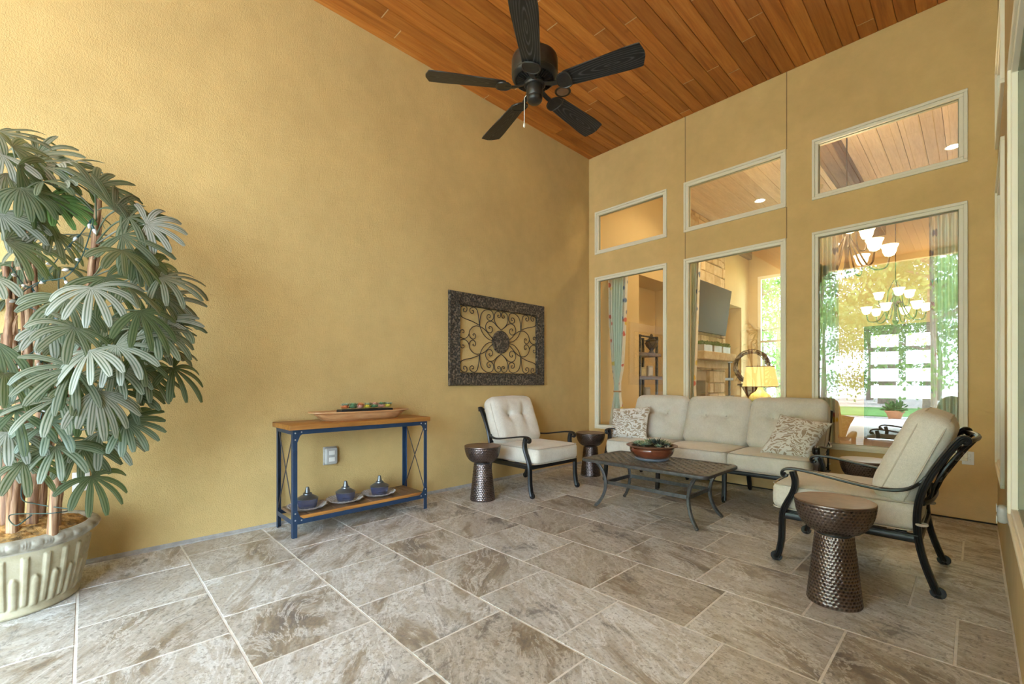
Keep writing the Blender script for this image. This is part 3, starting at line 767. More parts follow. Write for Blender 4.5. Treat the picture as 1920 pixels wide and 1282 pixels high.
# ================================================================== CUSHION HELPERS
def rbox(hx, hy, hz, r, n=(18,18,6), crown=(0,0,0), tufts=(), tdepth=.03, wr=0.0, seed=0, bulge=0):
    """soft rounded box (x = width, y = length, z = thickness, +z is the face with the tufts)"""
    rr = random.Random(seed); ph = [rr.uniform(0, 6) for _ in range(12)]
    nx, ny, nz = n; b = MB(); idx = {}
    def pt(i, j, k):
        key = (i, j, k)
        if key in idx: return idx[key]
        p = np.array([(-1+2*i/nx)*hx, (-1+2*j/ny)*hy, (-1+2*k/nz)*hz])
        h = np.array([hx, hy, hz]); inner = np.clip(p, -(h-r), h-r); d = p-inner; L = np.linalg.norm(d)
        q = inner+(d/L*r if L > 1e-9 else d)
        u, v = q[0]/hx, q[1]/hy
        s = q[2]/hz
        w = max(0, 1-abs(u)**2.4)*max(0, 1-abs(v)**2.4)
        q = q.copy()
        q[2] += s*crown[2]*w
        if bulge:
            q[1] += np.sign(v)*abs(v)**3*bulge*(1-u*u)*(1-s*s*.4)
            q[0] += np.sign(u)*abs(u)**3*bulge*(1-v*v)*(1-s*s*.4)
        if s > 0:
            dz = 0
            for tx, ty in tufts:
                dd = ((q[0]-tx)/.085)**2+((q[1]-ty)/.085)**2; dz += tdepth*math.exp(-dd)+tdepth*.8*math.exp(-dd*9)
                dz += tdepth*.28*math.exp(-((q[0]-tx)/.022)**2)*math.exp(-((q[1]-ty)/.18)**2)
                dz += tdepth*.28*math.exp(-((q[1]-ty)/.022)**2)*math.exp(-((q[0]-tx)/.16)**2)
            q[2] -= dz*s
        if wr:
            q[2] += s*wr*(math.sin(u*7+v*3+ph[0])*math.sin(v*5-u*2+ph[1])+.6*math.sin(u*13+v*9+ph[2])*math.sin(v*11+ph[3]))*(w**.5)
            q[1] += wr*.5*math.sin(u*6+ph[4])*(1-s*s)
        idx[key] = len(b.v); b.v.append(tuple(q)); return idx[key]
    for i in range(nx):
        for j in range(ny):
            b.f.append((pt(i,j,nz), pt(i+1,j,nz), pt(i+1,j+1,nz), pt(i,j+1,nz)))
            b.f.append((pt(i,j,0), pt(i,j+1,0), pt(i+1,j+1,0), pt(i+1,j,0)))
    for i in range(nx):
        for k in range(nz):
            b.f.append((pt(i,0,k), pt(i+1,0,k), pt(i+1,0,k+1), pt(i,0,k+1)))
            b.f.append((pt(i,ny,k), pt(i,ny,k+1), pt(i+1,ny,k+1), pt(i+1,ny,k)))
    for j in range(ny):
        for k in range(nz):
            b.f.append((pt(0,j,k), pt(0,j,k+1), pt(0,j+1,k+1), pt(0,j+1,k)))
            b.f.append((pt(nx,j,k), pt(nx,j+1,k), pt(nx,j+1,k+1), pt(nx,j,k+1)))
    return b
def pipe_loop(hx, hy, r, z, rad=.005, bulge=0):
    pts = []
    for x, y in rrect(hx, hy, r, 5): pts.append((x, y, z))
    # subdivide straight runs
    out = []
    for i in range(len(pts)):
        a, c = np.array(pts[i]), np.array(pts[(i+1) % len(pts)]); m = max(1, int(np.linalg.norm(c-a)/.06))
        for t in range(m):
            p = a+(c-a)*t/m; u, v = p[0]/hx, p[1]/hy
            if bulge: p = p+np.array([np.sign(u)*abs(u)**3*bulge*(1-v*v), np.sign(v)*abs(v)**3*bulge*(1-u*u), 0])
            out.append(tuple(p))
    return MB().tube(out, rad, 6, True)

# ================================================================== WROUGHT SEATING (chairs and sofa)
FLUTE = [(-0.0173, -0.0188), (-0.0097, -0.0217), (-0.0054, -0.0174), (0.0, -0.0217), (0.0054, -0.0174), (0.0097, -0.0217), (0.0173, -0.0188), (0.0194, 0.0), (0.0173, 0.0188), (0.0097, 0.0217), (0.0054, 0.0174), (0.0, 0.0217), (-0.0054, 0.0174), (-0.0097, 0.0217), (-0.0173, 0.0188), (-0.0194, 0.0)]
def seat_cushion(parent, cx, cy, hy, seed):
    M_ = Matrix.Translation((cx, cy, .430)) @ Matrix.Rotation(math.radians(-90), 4, 'Z')
    b = rbox(hy, .375, .086, .045, (20,20,6), (0,0,.012), wr=.0035, seed=seed, bulge=.008); b.xf(M_)
    o = obj('seat_cushion', b, M_fabric, parent, smooth=180)
    for z in (.078, -.078): obj('piping', pipe_loop(hy-.004, .371, .05, z, .0042, .008).xf(M_), M_piping, o, smooth=180)
    return o
def back_cushion(parent, cy, hw, seed, tufts):
    # face towards +x, leaning back
    lean = math.radians(22)
    R = Matrix(((0, math.sin(-lean), math.cos(lean), 0), (1, 0, 0, 0), (0, math.cos(lean), math.sin(lean), 0), (0,0,0,1)))
    M_ = Matrix.Translation((-.298, cy, .755)) @ R
    b = rbox(hw, .284, .102, .075, (30,30,8), (0,0,.026), tufts, .036, .006, seed, .012); b.xf(M_)
    o = obj('back_cushion', b, M_fabric, parent, smooth=180)
    obj('piping', pipe_loop(hw-.006, .278, .085, .052, .0042, .012).xf(M_), M_piping, o, smooth=180)
    obj('piping', pipe_loop(hw-.006, .278, .085, -.062, .0042, .012).xf(M_), M_piping, o, smooth=180)
    for t in tufts: obj('button', MB().ball((t[0], t[1], .098+.026-.058), .009, 8, 5, (1,1,.5)).xf(M_), M_piping, o)
    return o
def scroll_leg(y, front=True):
    if front: pts = [(.375,.026),(.362,.07),(.350,.14),(.346,.22),(.345,.29),(.336,.35),(.312,.41),(.288,.46),(.272,.51),(.270,.56),(.284,.615)]
    else: pts = [(-.408,.026),(-.392,.07),(-.362,.16),(-.338,.26),(-.326,.36),(-.326,.46),(-.338,.55),(-.366,.645),(-.412,.745),(-.462,.835),(-.496,.888),(-.512,.900),(-.528,.896),(-.532,.880),(-.522,.869),(-.511,.876)]
    pts = cat_rom([(x, y, z) for x, z in pts], 4)
    sc = [1.0]*len(pts)
    if not front:
        m = len(pts)
        for i in range(m): sc[i] = 1.0 if i < m*.7 else max(.42, 1-(i-m*.7)/(m*.3)*.7)
    b = MB().sweep(pts, FLUTE, up=(0,1,0), scale=sc)
    return b
def foot(x, y, dx):
    b = MB()
    sp = [(x+dx*(.004+.020*math.cos(a)*(1-.1*a/6)), y, .030+.018*math.sin(a)*(1-.1*a/6)) for a in np.linspace(2.4, -3.4, 16)]
    b.sweep(sp, [(-.015,-.007),(.015,-.007),(.015,.007),(-.015,.007)], up=(0,1,0))
    b.ball((x+dx*.006, y, .028), .014, 10, 6, (1,1.15,1)); b.lathe([(.012,0),(.016,.002),(.016,.008),(.010,.014)], 12, (x+dx*.004, y, 0)); return b
def seating(name, loc, rz, label, cat, hw, ncush, seed, legs_y, group=None):
    """hw: half width between arm posts"""
    e = empty(name, loc, label, cat, rz, group)
    for s in (-1, 1):
        y = s*hw
        f = obj('front_leg', scroll_leg(y, True), M_iron, e); obj('foot', foot(.375, y, 1), M_iron, f)
        yb = s*(hw-.045)
        r_ = obj('back_leg', scroll_leg(yb, False), M_iron, e); obj('foot', foot(-.408, yb, -1), M_iron, r_)
        arm = cat_rom([(.318,y,.590),(.322,y,.578),(.336,y,.576),(.347,y,.590),(.342,y,.612),(.315,y,.628),(.265,y,.632),(.18,y,.624),(.05,y,.604),(-.10,y,.582),(-.20,y,.577),(-.28,y*.985,.592),(-.33,yb,.625),(-.362,yb,.668)], 4)
        sc = [.62+.38*min(1, i/14) for i in range(len(arm))]
        obj('arm', MB().sweep(arm, [(-.023,-.004),(-.018,-.010),(.018,-.010),(.023,-.004),(.020,.005),(.007,.008),(0,.005),(-.007,.008),(-.020,.005)][::1], up=(0,0.0001,1), scale=sc) if False else arm_mb(arm), M_iron, e)
    rail = [(-.014,-.019),(.014,-.019),(.017,-.010),(.017,.010),(.014,.019),(-.014,.019),(-.017,.010),(-.017,-.010)]
    b = MB().sweep([(.348,-hw,.315),(.348,hw,.315)], rail).sweep([(-.33,-hw+.045,.305),(-.33,hw-.045,.305)], rail)
    for s in (-1, 1): b.sweep([(.348,s*hw,.315),(-.33,s*(hw-.045),.305)], rail)
    obj('seat_frame', b, M_iron, e)
    b = MB()
    for k in range(7): b.box(-.33, .345, -hw+.03+(2*hw-.06)*k/6-.022, -hw+.03+(2*hw-.06)*k/6+.022, .330, .336)
    for k in range(4): b.box(-.28+.18*k, -.23+.18*k, -hw+.03, hw-.03, .336, .341)
    obj('seat_webbing', b, M_rubber, e, smooth=0)
    for y in legs_y:
        f = obj('front_leg', MB().sweep([(.362,y,.02),(.352,y,.12),(.348,y,.30)], FLUTE, up=(0,1,0)), M_iron, e); obj('foot', foot(.362, y, 1), M_iron, f)
        f = obj('back_leg', MB().sweep([(-.39,y,.02),(-.35,y,.15),(-.33,y,.30)], FLUTE, up=(0,1,0)), M_iron, e); obj('foot', foot(-.39, y, -1), M_iron, f)
    # back panel: rails, bars and scrolls on the leaning plane
    bowk = 1.0; bowh = (hw-.045)/ncush; bowc = lambda y: (-(hw-.045)+bowh*(2*min(ncush-1, max(0, int((y+hw-.045)/(2*bowh))))+1))
    def bp(t, y): # t: 0 bottom .. 1 top along the back
        a = np.array([[-.338,.53],[-.366,.63],[-.412,.73],[-.462,.825],[-.500,.885]]); q = np.array([np.interp(t*4, range(5), a[:,i]) for i in (0,1)])
        return (q[0]-.004-.065*bowk*max(0, 1-((y-bowc(y))/bowh)**2)**.6*(.55+.45*t), y, q[1]-.02*(1-t))
    hb = hw-.045
    pan = empty_part = obj('back_rail', MB().tube([bp(1,y) for y in np.linspace(-hb,hb,12*ncush+1)], .013, 8).tube([bp(.02,y) for y in np.linspace(-hb,hb,12*ncush+1)], .019, 8), M_iron, e)
    nb = max(1, ncush)
    for k in range(nb):
        cy = -hb+2*hb*(k+.5)/nb; h2 = hb/nb
        for s in (-1, 1):
            obj('back_bar', MB().tube([bp(t, cy+s*h2*(.62+.25*math.sin(t*PI))) for t in np.linspace(0,1,9)], .008, 6), M_iron, e)
        b = MB()
        for t0, rt, ry in ((.2,.15,.07), (.5,.15,.10), (.8,.15,.07)):
            b.tube([bp(t0+rt*math.sin(a), cy+ry*math.cos(a)) for a in np.linspace(0,2*PI,24)[:-1]], .009, 6, True)
            b.tube([bp(t0+rt*.4*math.sin(a), cy+ry*.45*math.cos(a)) for a in np.linspace(0,2*PI,16)[:-1]], .010, 6, True)
        for s in (-1, 1):
            for t0, d in ((.32, 1), (.68, -1)):
                sp = []
                for a in np.linspace(0, 5.2, 22):
                    rr = .10*(1-a/6.5); sp.append(bp(t0+d*rr*1.0*math.sin(a), cy+s*(.17-rr*.9*math.cos(a)+.0)))
                b.tube(sp, .008, 6)
        obj('back_scrollwork', b, M_iron, e)
    w = (hw-.03)/ncush
    for k in range(ncush):
        cy = -(hw-.03)+w*(2*k+1)
        seat_cushion(e, .045, cy, w-.004 if ncush > 1 else w, seed+k)
        back_cushion(e, cy, (w-.003) if ncush > 1 else w-.01, seed+10+k, [(-w*.33,.045), (w*.33,.045)])
    # cushion ties
    for s in (-1, 1):
        obj('cushion_tie', MB().tube([(-.343+.024*math.cos(a), s*(hw-.045)+.026*math.sin(a), .395) for a in np.linspace(0,2*PI,14)[:-1]], .008, 6, True), M_piping, e)
    return e
def arm_mb(path):
    b = MB(); prof = [(-.023,-.003),(-.017,-.009),(.017,-.009),(.023,-.003),(.021,.005),(.008,.008),(0,.004),(-.008,.008),(-.021,.005)]
    P = [Vector(p) for p in path]; vs = []; k = len(prof); n = len(P)
    for i in range(n):
        t = (P[min(i+1,n-1)]-P[max(i-1,0)]).normalized(); side = Vector((0,1,0)); side = (side-t*side.dot(t)).normalized(); u = t.cross(side)
        sc = .66+.34*min(1, i/16)
        for a, c in prof: vs.append(P[i]+side*a*sc+u*(-c)*(1 if sc > .9 else 1.2))
    fs = [(i*k+j, i*k+(j+1) % k, (i+1)*k+(j+1) % k, (i+1)*k+j) for i in range(n-1) for j in range(k)]
    fs += [tuple(range(k))[::-1], tuple((n-1)*k+j for j in range(k))]
    b.add(vs, fs); b.ball((P[1].x+.012, P[0].y, P[0].z+.002), .011, 8, 6, (1,1.6,1)); return b
chairL = seating('patio_chair', (.535, -1.845, 0), 0, 'cream cushioned wrought-iron armchair below the scrollwork wall art', 'chair', .375, 1, 21, [], 'matching patio armchairs')
chairR = seating('patio_chair', (3.535, -1.79, 0), PI, 'cream cushioned wrought-iron armchair at right, seen from its side', 'chair', .38, 1, 41, [], 'matching patio armchairs')
sofa = seating('patio_sofa', (2.02, -.565, 0), -PI/2, 'long cream three-seat wrought-iron sofa under the windows', 'sofa', 1.09, 3, 61, (-.40, .32))

# throw pillows (corner points, thickness)
def pillow(corners, th, label, seed):
    C = [Vector(c) for c in corners]; N = 22; r = random.Random(seed)
    cen = sum(C, Vector())/4; nrm = (C[1]-C[0]).cross(C[3]-C[0]).normalized()
    if nrm.dot(Vector(cam.location)-cen) < 0: nrm = -nrm
    b = MB(); uv = []
    for side in (1, -1):
        for i in range(N+1):
            for j in range(N+1):
                u, v = -1+2*i/N, -1+2*j/N
                pin = .93+.07*max(abs(u), abs(v))**0 ; bow = 1-.07*(1-u*u)*abs(v)**4; bow2 = 1-.07*(1-v*v)*abs(u)**4
                uu, vv = u*bow2, v*bow
                a, c = (uu+1)/2, (vv+1)/2
                p = C[3]*(1-a)*(1-c)+C[2]*a*(1-c)+C[1]*a*c+C[0]*(1-a)*c
                t = max(0, (1-u*u)*(1-v*v))**.42*th*.5
                t *= 1+.05*math.sin(u*5+seed)*math.sin(v*4+1)
                b.v.append(tuple(p+nrm*side*t)); uv.append(((u+1)/2+seed, (v+1)/2))
    M1 = (N+1)**2
    for i in range(N):
        for j in range(N):
            q = (i*(N+1)+j, (i+1)*(N+1)+j, (i+1)*(N+1)+j+1, i*(N+1)+j+1); b.f.append(q); b.f.append(tuple(M1+k for k in q[::-1]))
    base = (C[2]+C[3])/2
    for i, p in enumerate(b.v): b.v[i] = tuple(Vector(p)-base)
    e = empty('throw_pillow', base, label, 'pillow', group='coral print pillows on the sofa')
    obj('cover', b, M_coral, e, uv=uv, smooth=180)
    lp = []
    for a, c in ((3,2),(2,1),(1,0),(0,3)):
        for t in np.linspace(0,1,10)[:-1]:
            p = C[a].lerp(C[c], t); inw = (cen-p).normalized()*(.028*4*t*(1-t)); lp.append(p+inw-base)
    obj('welt', MB().tube(lp, .006, 6, True), M_piping, e, smooth=180)
    return e
pillow([(.80,-.56,.865),(1.30,-.50,.905),(1.335,-.66,.515),(.86,-.74,.505)], .17, 'coral print throw pillow at the left end of the sofa', 1)
pillow([(2.745,-.56,.885),(3.165,-.52,.820),(3.035,-.80,.505),(2.635,-.82,.520)], .18, 'coral print throw pillow at the right end of the sofa', 5)

# ================================================================== HAMMERED DRUM TABLES
def drum():
    e = empty('drum_table', (0,0,0), 'x', 'side table', group='hammered copper drum tables')
    def dents(rows_h, per):
        def f(w, z, r, i):
            row = math.floor(z/rows_h); a = w*per/(2*PI)+(.5 if row % 2 else 0)
            da = (a-math.floor(a)-.5)*2; dz = (z/rows_h-row-.5)*2
            d = da*da+dz*dz
            j = .75+.25*math.sin(row*12.9+math.floor(a)*78.2)
            return -.0046*j*max(0, 1-d)**.8
        return f
    prof = [(np.interp(z, [0,.006,.375], [.126,.129,.090]), z) for z in np.linspace(0,.372,84)]
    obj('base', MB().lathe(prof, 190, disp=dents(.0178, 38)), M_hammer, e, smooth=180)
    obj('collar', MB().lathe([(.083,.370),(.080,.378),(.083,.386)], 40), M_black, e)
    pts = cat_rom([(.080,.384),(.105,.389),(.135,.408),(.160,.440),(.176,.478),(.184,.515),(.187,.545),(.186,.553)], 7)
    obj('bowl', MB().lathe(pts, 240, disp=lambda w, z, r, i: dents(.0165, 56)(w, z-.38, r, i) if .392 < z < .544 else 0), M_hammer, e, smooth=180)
    obj('table_top', MB().lathe([(.186,.5515),(.187,.5545),(.184,.5575),(.178,.5565),(.02,.5560),(.0005,.5560)], 64), M_drumtop, e)
    return e
d0 = drum()
spots = [((.570,-2.600), 'hammered copper drum table in front of the left armchair, beside the console'), ((.62,-.81), 'hammered copper drum table in the corner between left armchair and sofa'),
         ((3.552,-2.582), 'large hammered copper drum table in the right foreground'), ((3.46,-.83), 'hammered copper drum table half hidden behind the right armchair')]
for i, (p, lab) in enumerate(spots):
    o = d0 if i == 0 else copy_tree(d0)
    o.location = (p[0], p[1], 0); o.rotation_euler.z = i*1.3; o['label'] = lab

# ================================================================== COFFEE TABLE
ct = empty('coffee_table', (2.03, -1.722, 0), 'rectangular dark cast-metal coffee table with woven lattice top', 'table')
hx, hy, zt = .597, .337, .462
ring = [(x, y, zt) for x, y in rrect(hx, hy, .045, 6)]
obj('top_rim', MB().sweep(ring, [(.0,-.024),(.012,-.022),(.016,-.010),(.014,.004),(.004,.010),(-.030,.010),(-.034,.004),(-.030,-.004),(-.010,-.008)], closed=True), M_castgrey, ct)
b = MB(); nxs, nys = 26, 14
ix, iy = hx-.03, hy-.03
for k in range(nxs):
    x = -ix+2*ix*(k+.5)/nxs; w = ix/nxs*.66
    b.sweep([(x, -iy+2*iy*t/(nys*2), zt+.003+.004*math.cos(PI*(t+1)/2*1.0+PI*(k % 2))) for t in range(nys*2+1)], [(-w,-.003),(w,-.003),(w,.003),(-w,.003)])
for k in range(nys):
    y = -iy+2*iy*(k+.5)/nys; w = iy/nys*.66
    b.sweep([(-ix+2*ix*t/(nxs*2), y, zt+.003-.004*math.cos(PI*(t+1)/2*1.0+PI*(k % 2))) for t in range(nxs*2+1)], [(-w,-.003),(w,-.003),(w,.003),(-w,.003)])
obj('lattice_top', b, M_casttop, ct, smooth=0, label='grey-brown basket-weave lattice')
LEG = [(-.013,-.010),(-.006,-.012),(0,-.009),(.006,-.012),(.013,-.010),(.015,0),(.013,.010),(.006,.012),(0,.009),(-.006,.012),(-.013,.010),(-.015,0)]
for sx in (-1, 1):
    for sy in (-1, 1):
        pts = [(.500,.262,.450),(.462,.240,.40),(.425,.224,.33),(.408,.216,.25),(.412,.217,.18),(.432,.226,.11),(.462,.240,.055),(.492,.254,.018)]
        pts = cat_rom([(sx*x, sy*y, z) for x, y, z in pts], 4)
        lg = obj('leg', MB().sweep(pts, LEG, up=(0.3*sx, -1.0*sy*0+1, 0)), M_castgrey, ct)
        obj('foot', MB().ball((sx*.494, sy*.255, .013), .015, 10, 6, (1.2,1.1,.85)), M_castgrey, lg)
obj('stretcher', MB().sweep([(x, y, .245) for x, y in rrect(.402, .208, .03, 4)], [(-.008,-.016),(.008,-.016),(.008,.016),(-.008,.016)], closed=True), M_castgrey, ct)

# succulents
def rosette(b, uv, c, R, n, rs_, up=.6, wd=.34, layers=3):
    for L in range(layers):
        m = n-2*L if n-2*L > 3 else 3
        for i in range(m):
            a = 2*PI*i/m+L*.7+rs_.uniform(-.1,.1); ln = R*(1-.24*L); el = up*.5+L*.38+rs_.uniform(-.1,.1)
            d = Vector((math.cos(a)*math.cos(el), math.sin(a)*math.cos(el), math.sin(el))); s = Vector((-math.sin(a), math.cos(a), 0)); u = s.cross(d)*-1
            w = ln*wd; o = Vector(c)
            st = len(b.v)
            b.add([o+s*w*.25, o-s*w*.25, o+d*ln*.6+s*w*.5, o+d*ln*.6-s*w*.5, o+d*ln+u*ln*.12, o+d*ln*.55-u*w*.3, o+d*ln*.5+u*w*.12],
                  [(0,6,2),(0,1,6),(1,3,6),(6,3,4),(6,4,2),(0,2,5),(2,4,5),(4,3,5),(3,1,5),(1,0,5)])
            uv += [(0,0),(0,0),(0,.6),(0,.6),(0,1),(0,.4),(0,.5)]
def succulent(parent, c, R, kind, seed, n=9, up=.6, wd=.34, layers=3):
    b = MB(); uv = []; rosette(b, uv, c, R, n, random.Random(seed), up, wd, layers)
    return obj('succulent', b, SUCC[kind], parent, uv=uv, smooth=60)
bw = empty('succulent_bowl', (1.965, -1.68, zt+.0125), 'round glazed brown bowl of succulents on the coffee table', 'planter')
obj('saucer', MB().lathe([(.125,0),(.15,.004),(.158,.018),(.152,.024),(.13,.016)], 48), M_saucer, bw, label='blue-grey saucer')
pr = cat_rom([(.118,.014),(.150,.024),(.182,.052),(.200,.085),(.202,.108),(.192,.122)], 5)
obj('bowl_body', MB().lathe(pr, 64), M_bowl, bw, smooth=60)
obj('bowl_rim', MB().lathe([(.190,.118),(.212,.124),(.232,.132),(.234,.139),(.222,.143),(.200,.140),(.186,.134),(.184,.118)], 64, cap=False), M_bowlrim, bw, smooth=60)
obj('soil', MB().lathe([(.186,.125),(.12,.132),(.05,.136),(.0005,.138)], 40), M_soil, bw)
rs = random.Random(2)
for i, (x, y, R, kind, up, wd, ly) in enumerate([(-.115,-.06,.050,'sage',.5,.4,3),(-.02,-.09,.062,'sage',.4,.42,3),(.035,.0,.085,'dark',.9,.2,3),(.10,-.02,.055,'dark',.5,.3,3),(.125,.05,.05,'sage',.6,.3,3),(-.06,.06,.06,'green',.7,.3,3),(.05,.10,.06,'sage',.8,.3,3),(-.14,.03,.04,'green',.5,.4,2),(.12,-.09,.04,'sage',.4,.4,2)]):
    succulent(bw, (x, y, .142), R*1.3, kind, i, 9, up, wd, ly)
for i in range(26):
    a = rs.uniform(0,2*PI); r = rs.uniform(.06,.17); obj('pebble', MB().ball((r*math.cos(a), r*math.sin(a), .136), rs.uniform(.007,.014), 7, 5, (1.2,1,.7)), M_pebble, bw)

# ================================================================== CONSOLE TABLE
cs = empty('console_table', (.26, -3.805, 0), 'navy metal console table with wooden top against the left wall', 'console')
X0, X1, Y0, Y1 = -.20, .20, -.605, .605
obj('table_top', MB().cbox(X0-.012, X1+.018, Y0-.028, Y1+.028, .836, .876, .005, 2), M_consolewood, cs, label='honey brown wooden top')
for sx, x in ((-1, X0), (1, X1)):
    for sy, y in ((-1, Y0), (1, Y1)):
        b = MB()   # angle-iron leg, corner outwards
        b.cbox(*sorted((x, x-sx*.034)), *sorted((y, y-sy*.004)), 0, .836, .0012); b.cbox(*sorted((x, x-sx*.004)), *sorted((y-sy*.004, y-sy*.036)), 0, .836, .0012)
        lg = obj('leg', b, M_navy, cs, smooth=0)
        for z0, sg in ((.800, 1), (.150, -1)):
            g = MB(); xx = x+sx*.0015
            tri = [(y, z0+.036*sg), (y-sy*.085, z0+.036*sg), (y-sy*.085, z0+.012*sg), (y-sy*.055, z0-.012*sg), (y-sy*.036, z0-.060*sg), (y, z0-.060*sg)]
            if sx > 0:
                g.add([(xx, p, q) for p, q in tri]+[(xx-.003, p, q) for p, q in tri], [tuple(range(6)), tuple(range(11,5,-1))]+[(i, (i+1) % 6, 6+(i+1) % 6, 6+i) for i in range(6)])
                gs = obj('gusset', g, M_navy, lg, smooth=0)
                for p, q in ((y-sy*.020, z0+.012*sg), (y-sy*.066, z0+.018*sg), (y-sy*.020, z0-.040*sg)):
                    obj('bolt', MB().ball((xx+.001, p, q), .0062, 8, 5, (.6,1,1)), M_steel, lg)
for z in (.818, .122):
    b = MB()
    for x in (X0, X1): b.cbox(x-.003 if x > 0 else x, x if x > 0 else x+.003, Y0+.03, Y1-.03, z-.018, z+.018, .001)
    for y in (Y0, Y1): b.cbox(X0+.03, X1-.03, y if y < 0 else y-.003, y+.003 if y < 0 else y, z-.018, z+.018, .001)
    obj('apron_rail' if z > .5 else 'shelf_rail', b, M_navy, cs, smooth=0)
for y in (Y0+.012, Y1-.012):
    for s in (-1, 1):
        obj('cross_brace', MB().tube([(s*(X0+.02), y+.004*s, .80), (-s*(X0+.02), y+.004*s, .165)], .0045, 8), M_rodbrown, cs)
# slatted lower shelf, with thin boards across the depth
ny = 11; L0, L1 = Y0+.03, Y1-.03
for k in range(ny):
    a = L0+(L1-L0)*k/ny; c = L0+(L1-L0)*(k+1)/ny
    obj('shelf_slat', MB().cbox(X0+.02, X1-.012, a+.004, c-.006, .142, .166, .003), M_slat, cs, smooth=0)
obj('shelf_edge', MB().cbox(X1-.012, X1-.002, Y0+.036, Y1-.036, .140, .1665, .003), M_consolewood, cs, smooth=0, label='honey wood front edge strip')
ZSH = .166
# plates and oil lamps
def glass_plate(y, lab):
    def wob(w, z, r, i): return .004*math.sin(w*14)*(r/.155)**3 if r > .1 else 0
    e = empty('glass_plate', (.265, y, ZSH), lab, 'plate', group='glass plates on the console shelf')
    obj('dish', MB().lathe([(.0005,.004),(.085,.003),(.09,0),(.10,.003),(.130,.012),(.153,.026),(.156,.029),(.150,.031),(.125,.018),(.095,.009),(.085,.008),(.0005,.009)], 84, disp=wob, cap=False), M_plateglass, e, smooth=60)
    fl = MB()
    for i in range(28):
        a = 2*PI*i/28; fl.tube([(.095*math.cos(a), .095*math.sin(a), .010), (.125*math.cos(a), .125*math.sin(a), .019), (.150*math.cos(a), .150*math.sin(a), .031)], .004, 5)
    obj('fluting', fl, M_plateglass, e)
def oil_lamp(y, lab):
    e = empty('oil_lamp', (.275, y, ZSH+.009), lab, 'oil lamp', group='blue glass oil lamps on the console shelf')
    flute = lambda w, z, r, i: .0014*math.sin(w*36) if z < .07 else 0
    obj('glass_body', MB().lathe([(.062,0),(.066,.004),(.072,.03),(.079,.068),(.081,.074)], 144, disp=flute, cap=True), M_blueglass, e, smooth=60)
    obj('shoulder', MB().lathe([(.082,.073),(.083,.077),(.075,.084),(.050,.098),(.036,.104)], 48), M_torchcap, e)
    obj('collar', MB().lathe([(.034,.103),(.036,.108),(.034,.116),(.024,.122)], 32), M_torchcap, e)
    obj('wick_cap', MB().lathe([(.022,.120),(.020,.135),(.014,.158),(.012,.168),(.004,.170)], 28), M_torchcap, e)
    return e
for y, w in ((-4.235, 'left'), (-3.915, 'middle'), (-3.595, 'right')):
    glass_plate(y, 'pressed clear glass plate on the console shelf, %s of three' % w)
    oil_lamp(y, 'squat blue glass oil lamp with pewter cap, %s of three' % w)
# wooden dough bowl with a black planter of succulents
tr = empty('dough_bowl', (.255, -3.76, .876), 'long carved wooden dough bowl on the console top', 'tray')
def trough(hl, hw, z0, z1, hl2, hw2, rim=.0):
    b = MB(); n = 40; rings = []
    prof = [(0,.0),(.35,.02),(.7,.35),(1,1)]
    def oval(a, l, w): 
        c, s = math.cos(a), math.sin(a); return (w*np.sign(s)*abs(s)**.62, l*np.sign(c)*abs(c)**.62)
    for l, w, z in ((.001,.001,z0),(hl2,hw2,z0),(hl2+.02,hw2+.012,z0+.012),(hl-.055,hw-.02,z1-.028),(hl-.05,hw-.016,z1-.022),(hl-.03,hw-.006,z1-.014),(hl,hw,z1-.008),(hl,hw,z1),(hl-.075,hw-.024,z1-.004),(hl-.12,hw-.045,z0+.022),(.001,.001,z0+.018)):
        rings.append([oval(2*PI*i/n, l, w)+(z,) for i in range(n)])
    vs = [p for r in rings for p in r]; fs = [(i*n+j, i*n+(j+1) % n, (i+1)*n+(j+1) % n, (i+1)*n+j) for i in range(len(rings)-1) for j in range(n)]
    return b.add(vs, fs)
obj('bowl_body', trough(.455, .135, 0, .078, .335, .085), M_traywood, tr, smooth=40)
pb = empty('succulent_tray', (.255, -3.72, .897), 'black planter of colourful succulents inside the dough bowl', 'planter')
obj('tray', MB().cbox(-.055, .055, -.245, .245, 0, .068, .004), M_black, pb, smooth=0)
obj('soil', MB().box(-.05, .05, -.24, .24, .066, .070), M_soil, pb, smooth=0)
kinds = ['orange','green','pink','yellow','green','pink','yellow']
for i, kd in enumerate(kinds):
    y = -.205+.41*i/6
    succulent(pb, (.026, y, .078), .050 if kd != 'green' else .055, kd, 30+i, 11, .8, .46)
    succulent(pb, (-.022, y+.03, .092), .055, ['sage','green','orange','sage','pink','green','sage'][i], 50+i, 9, .9, .4)

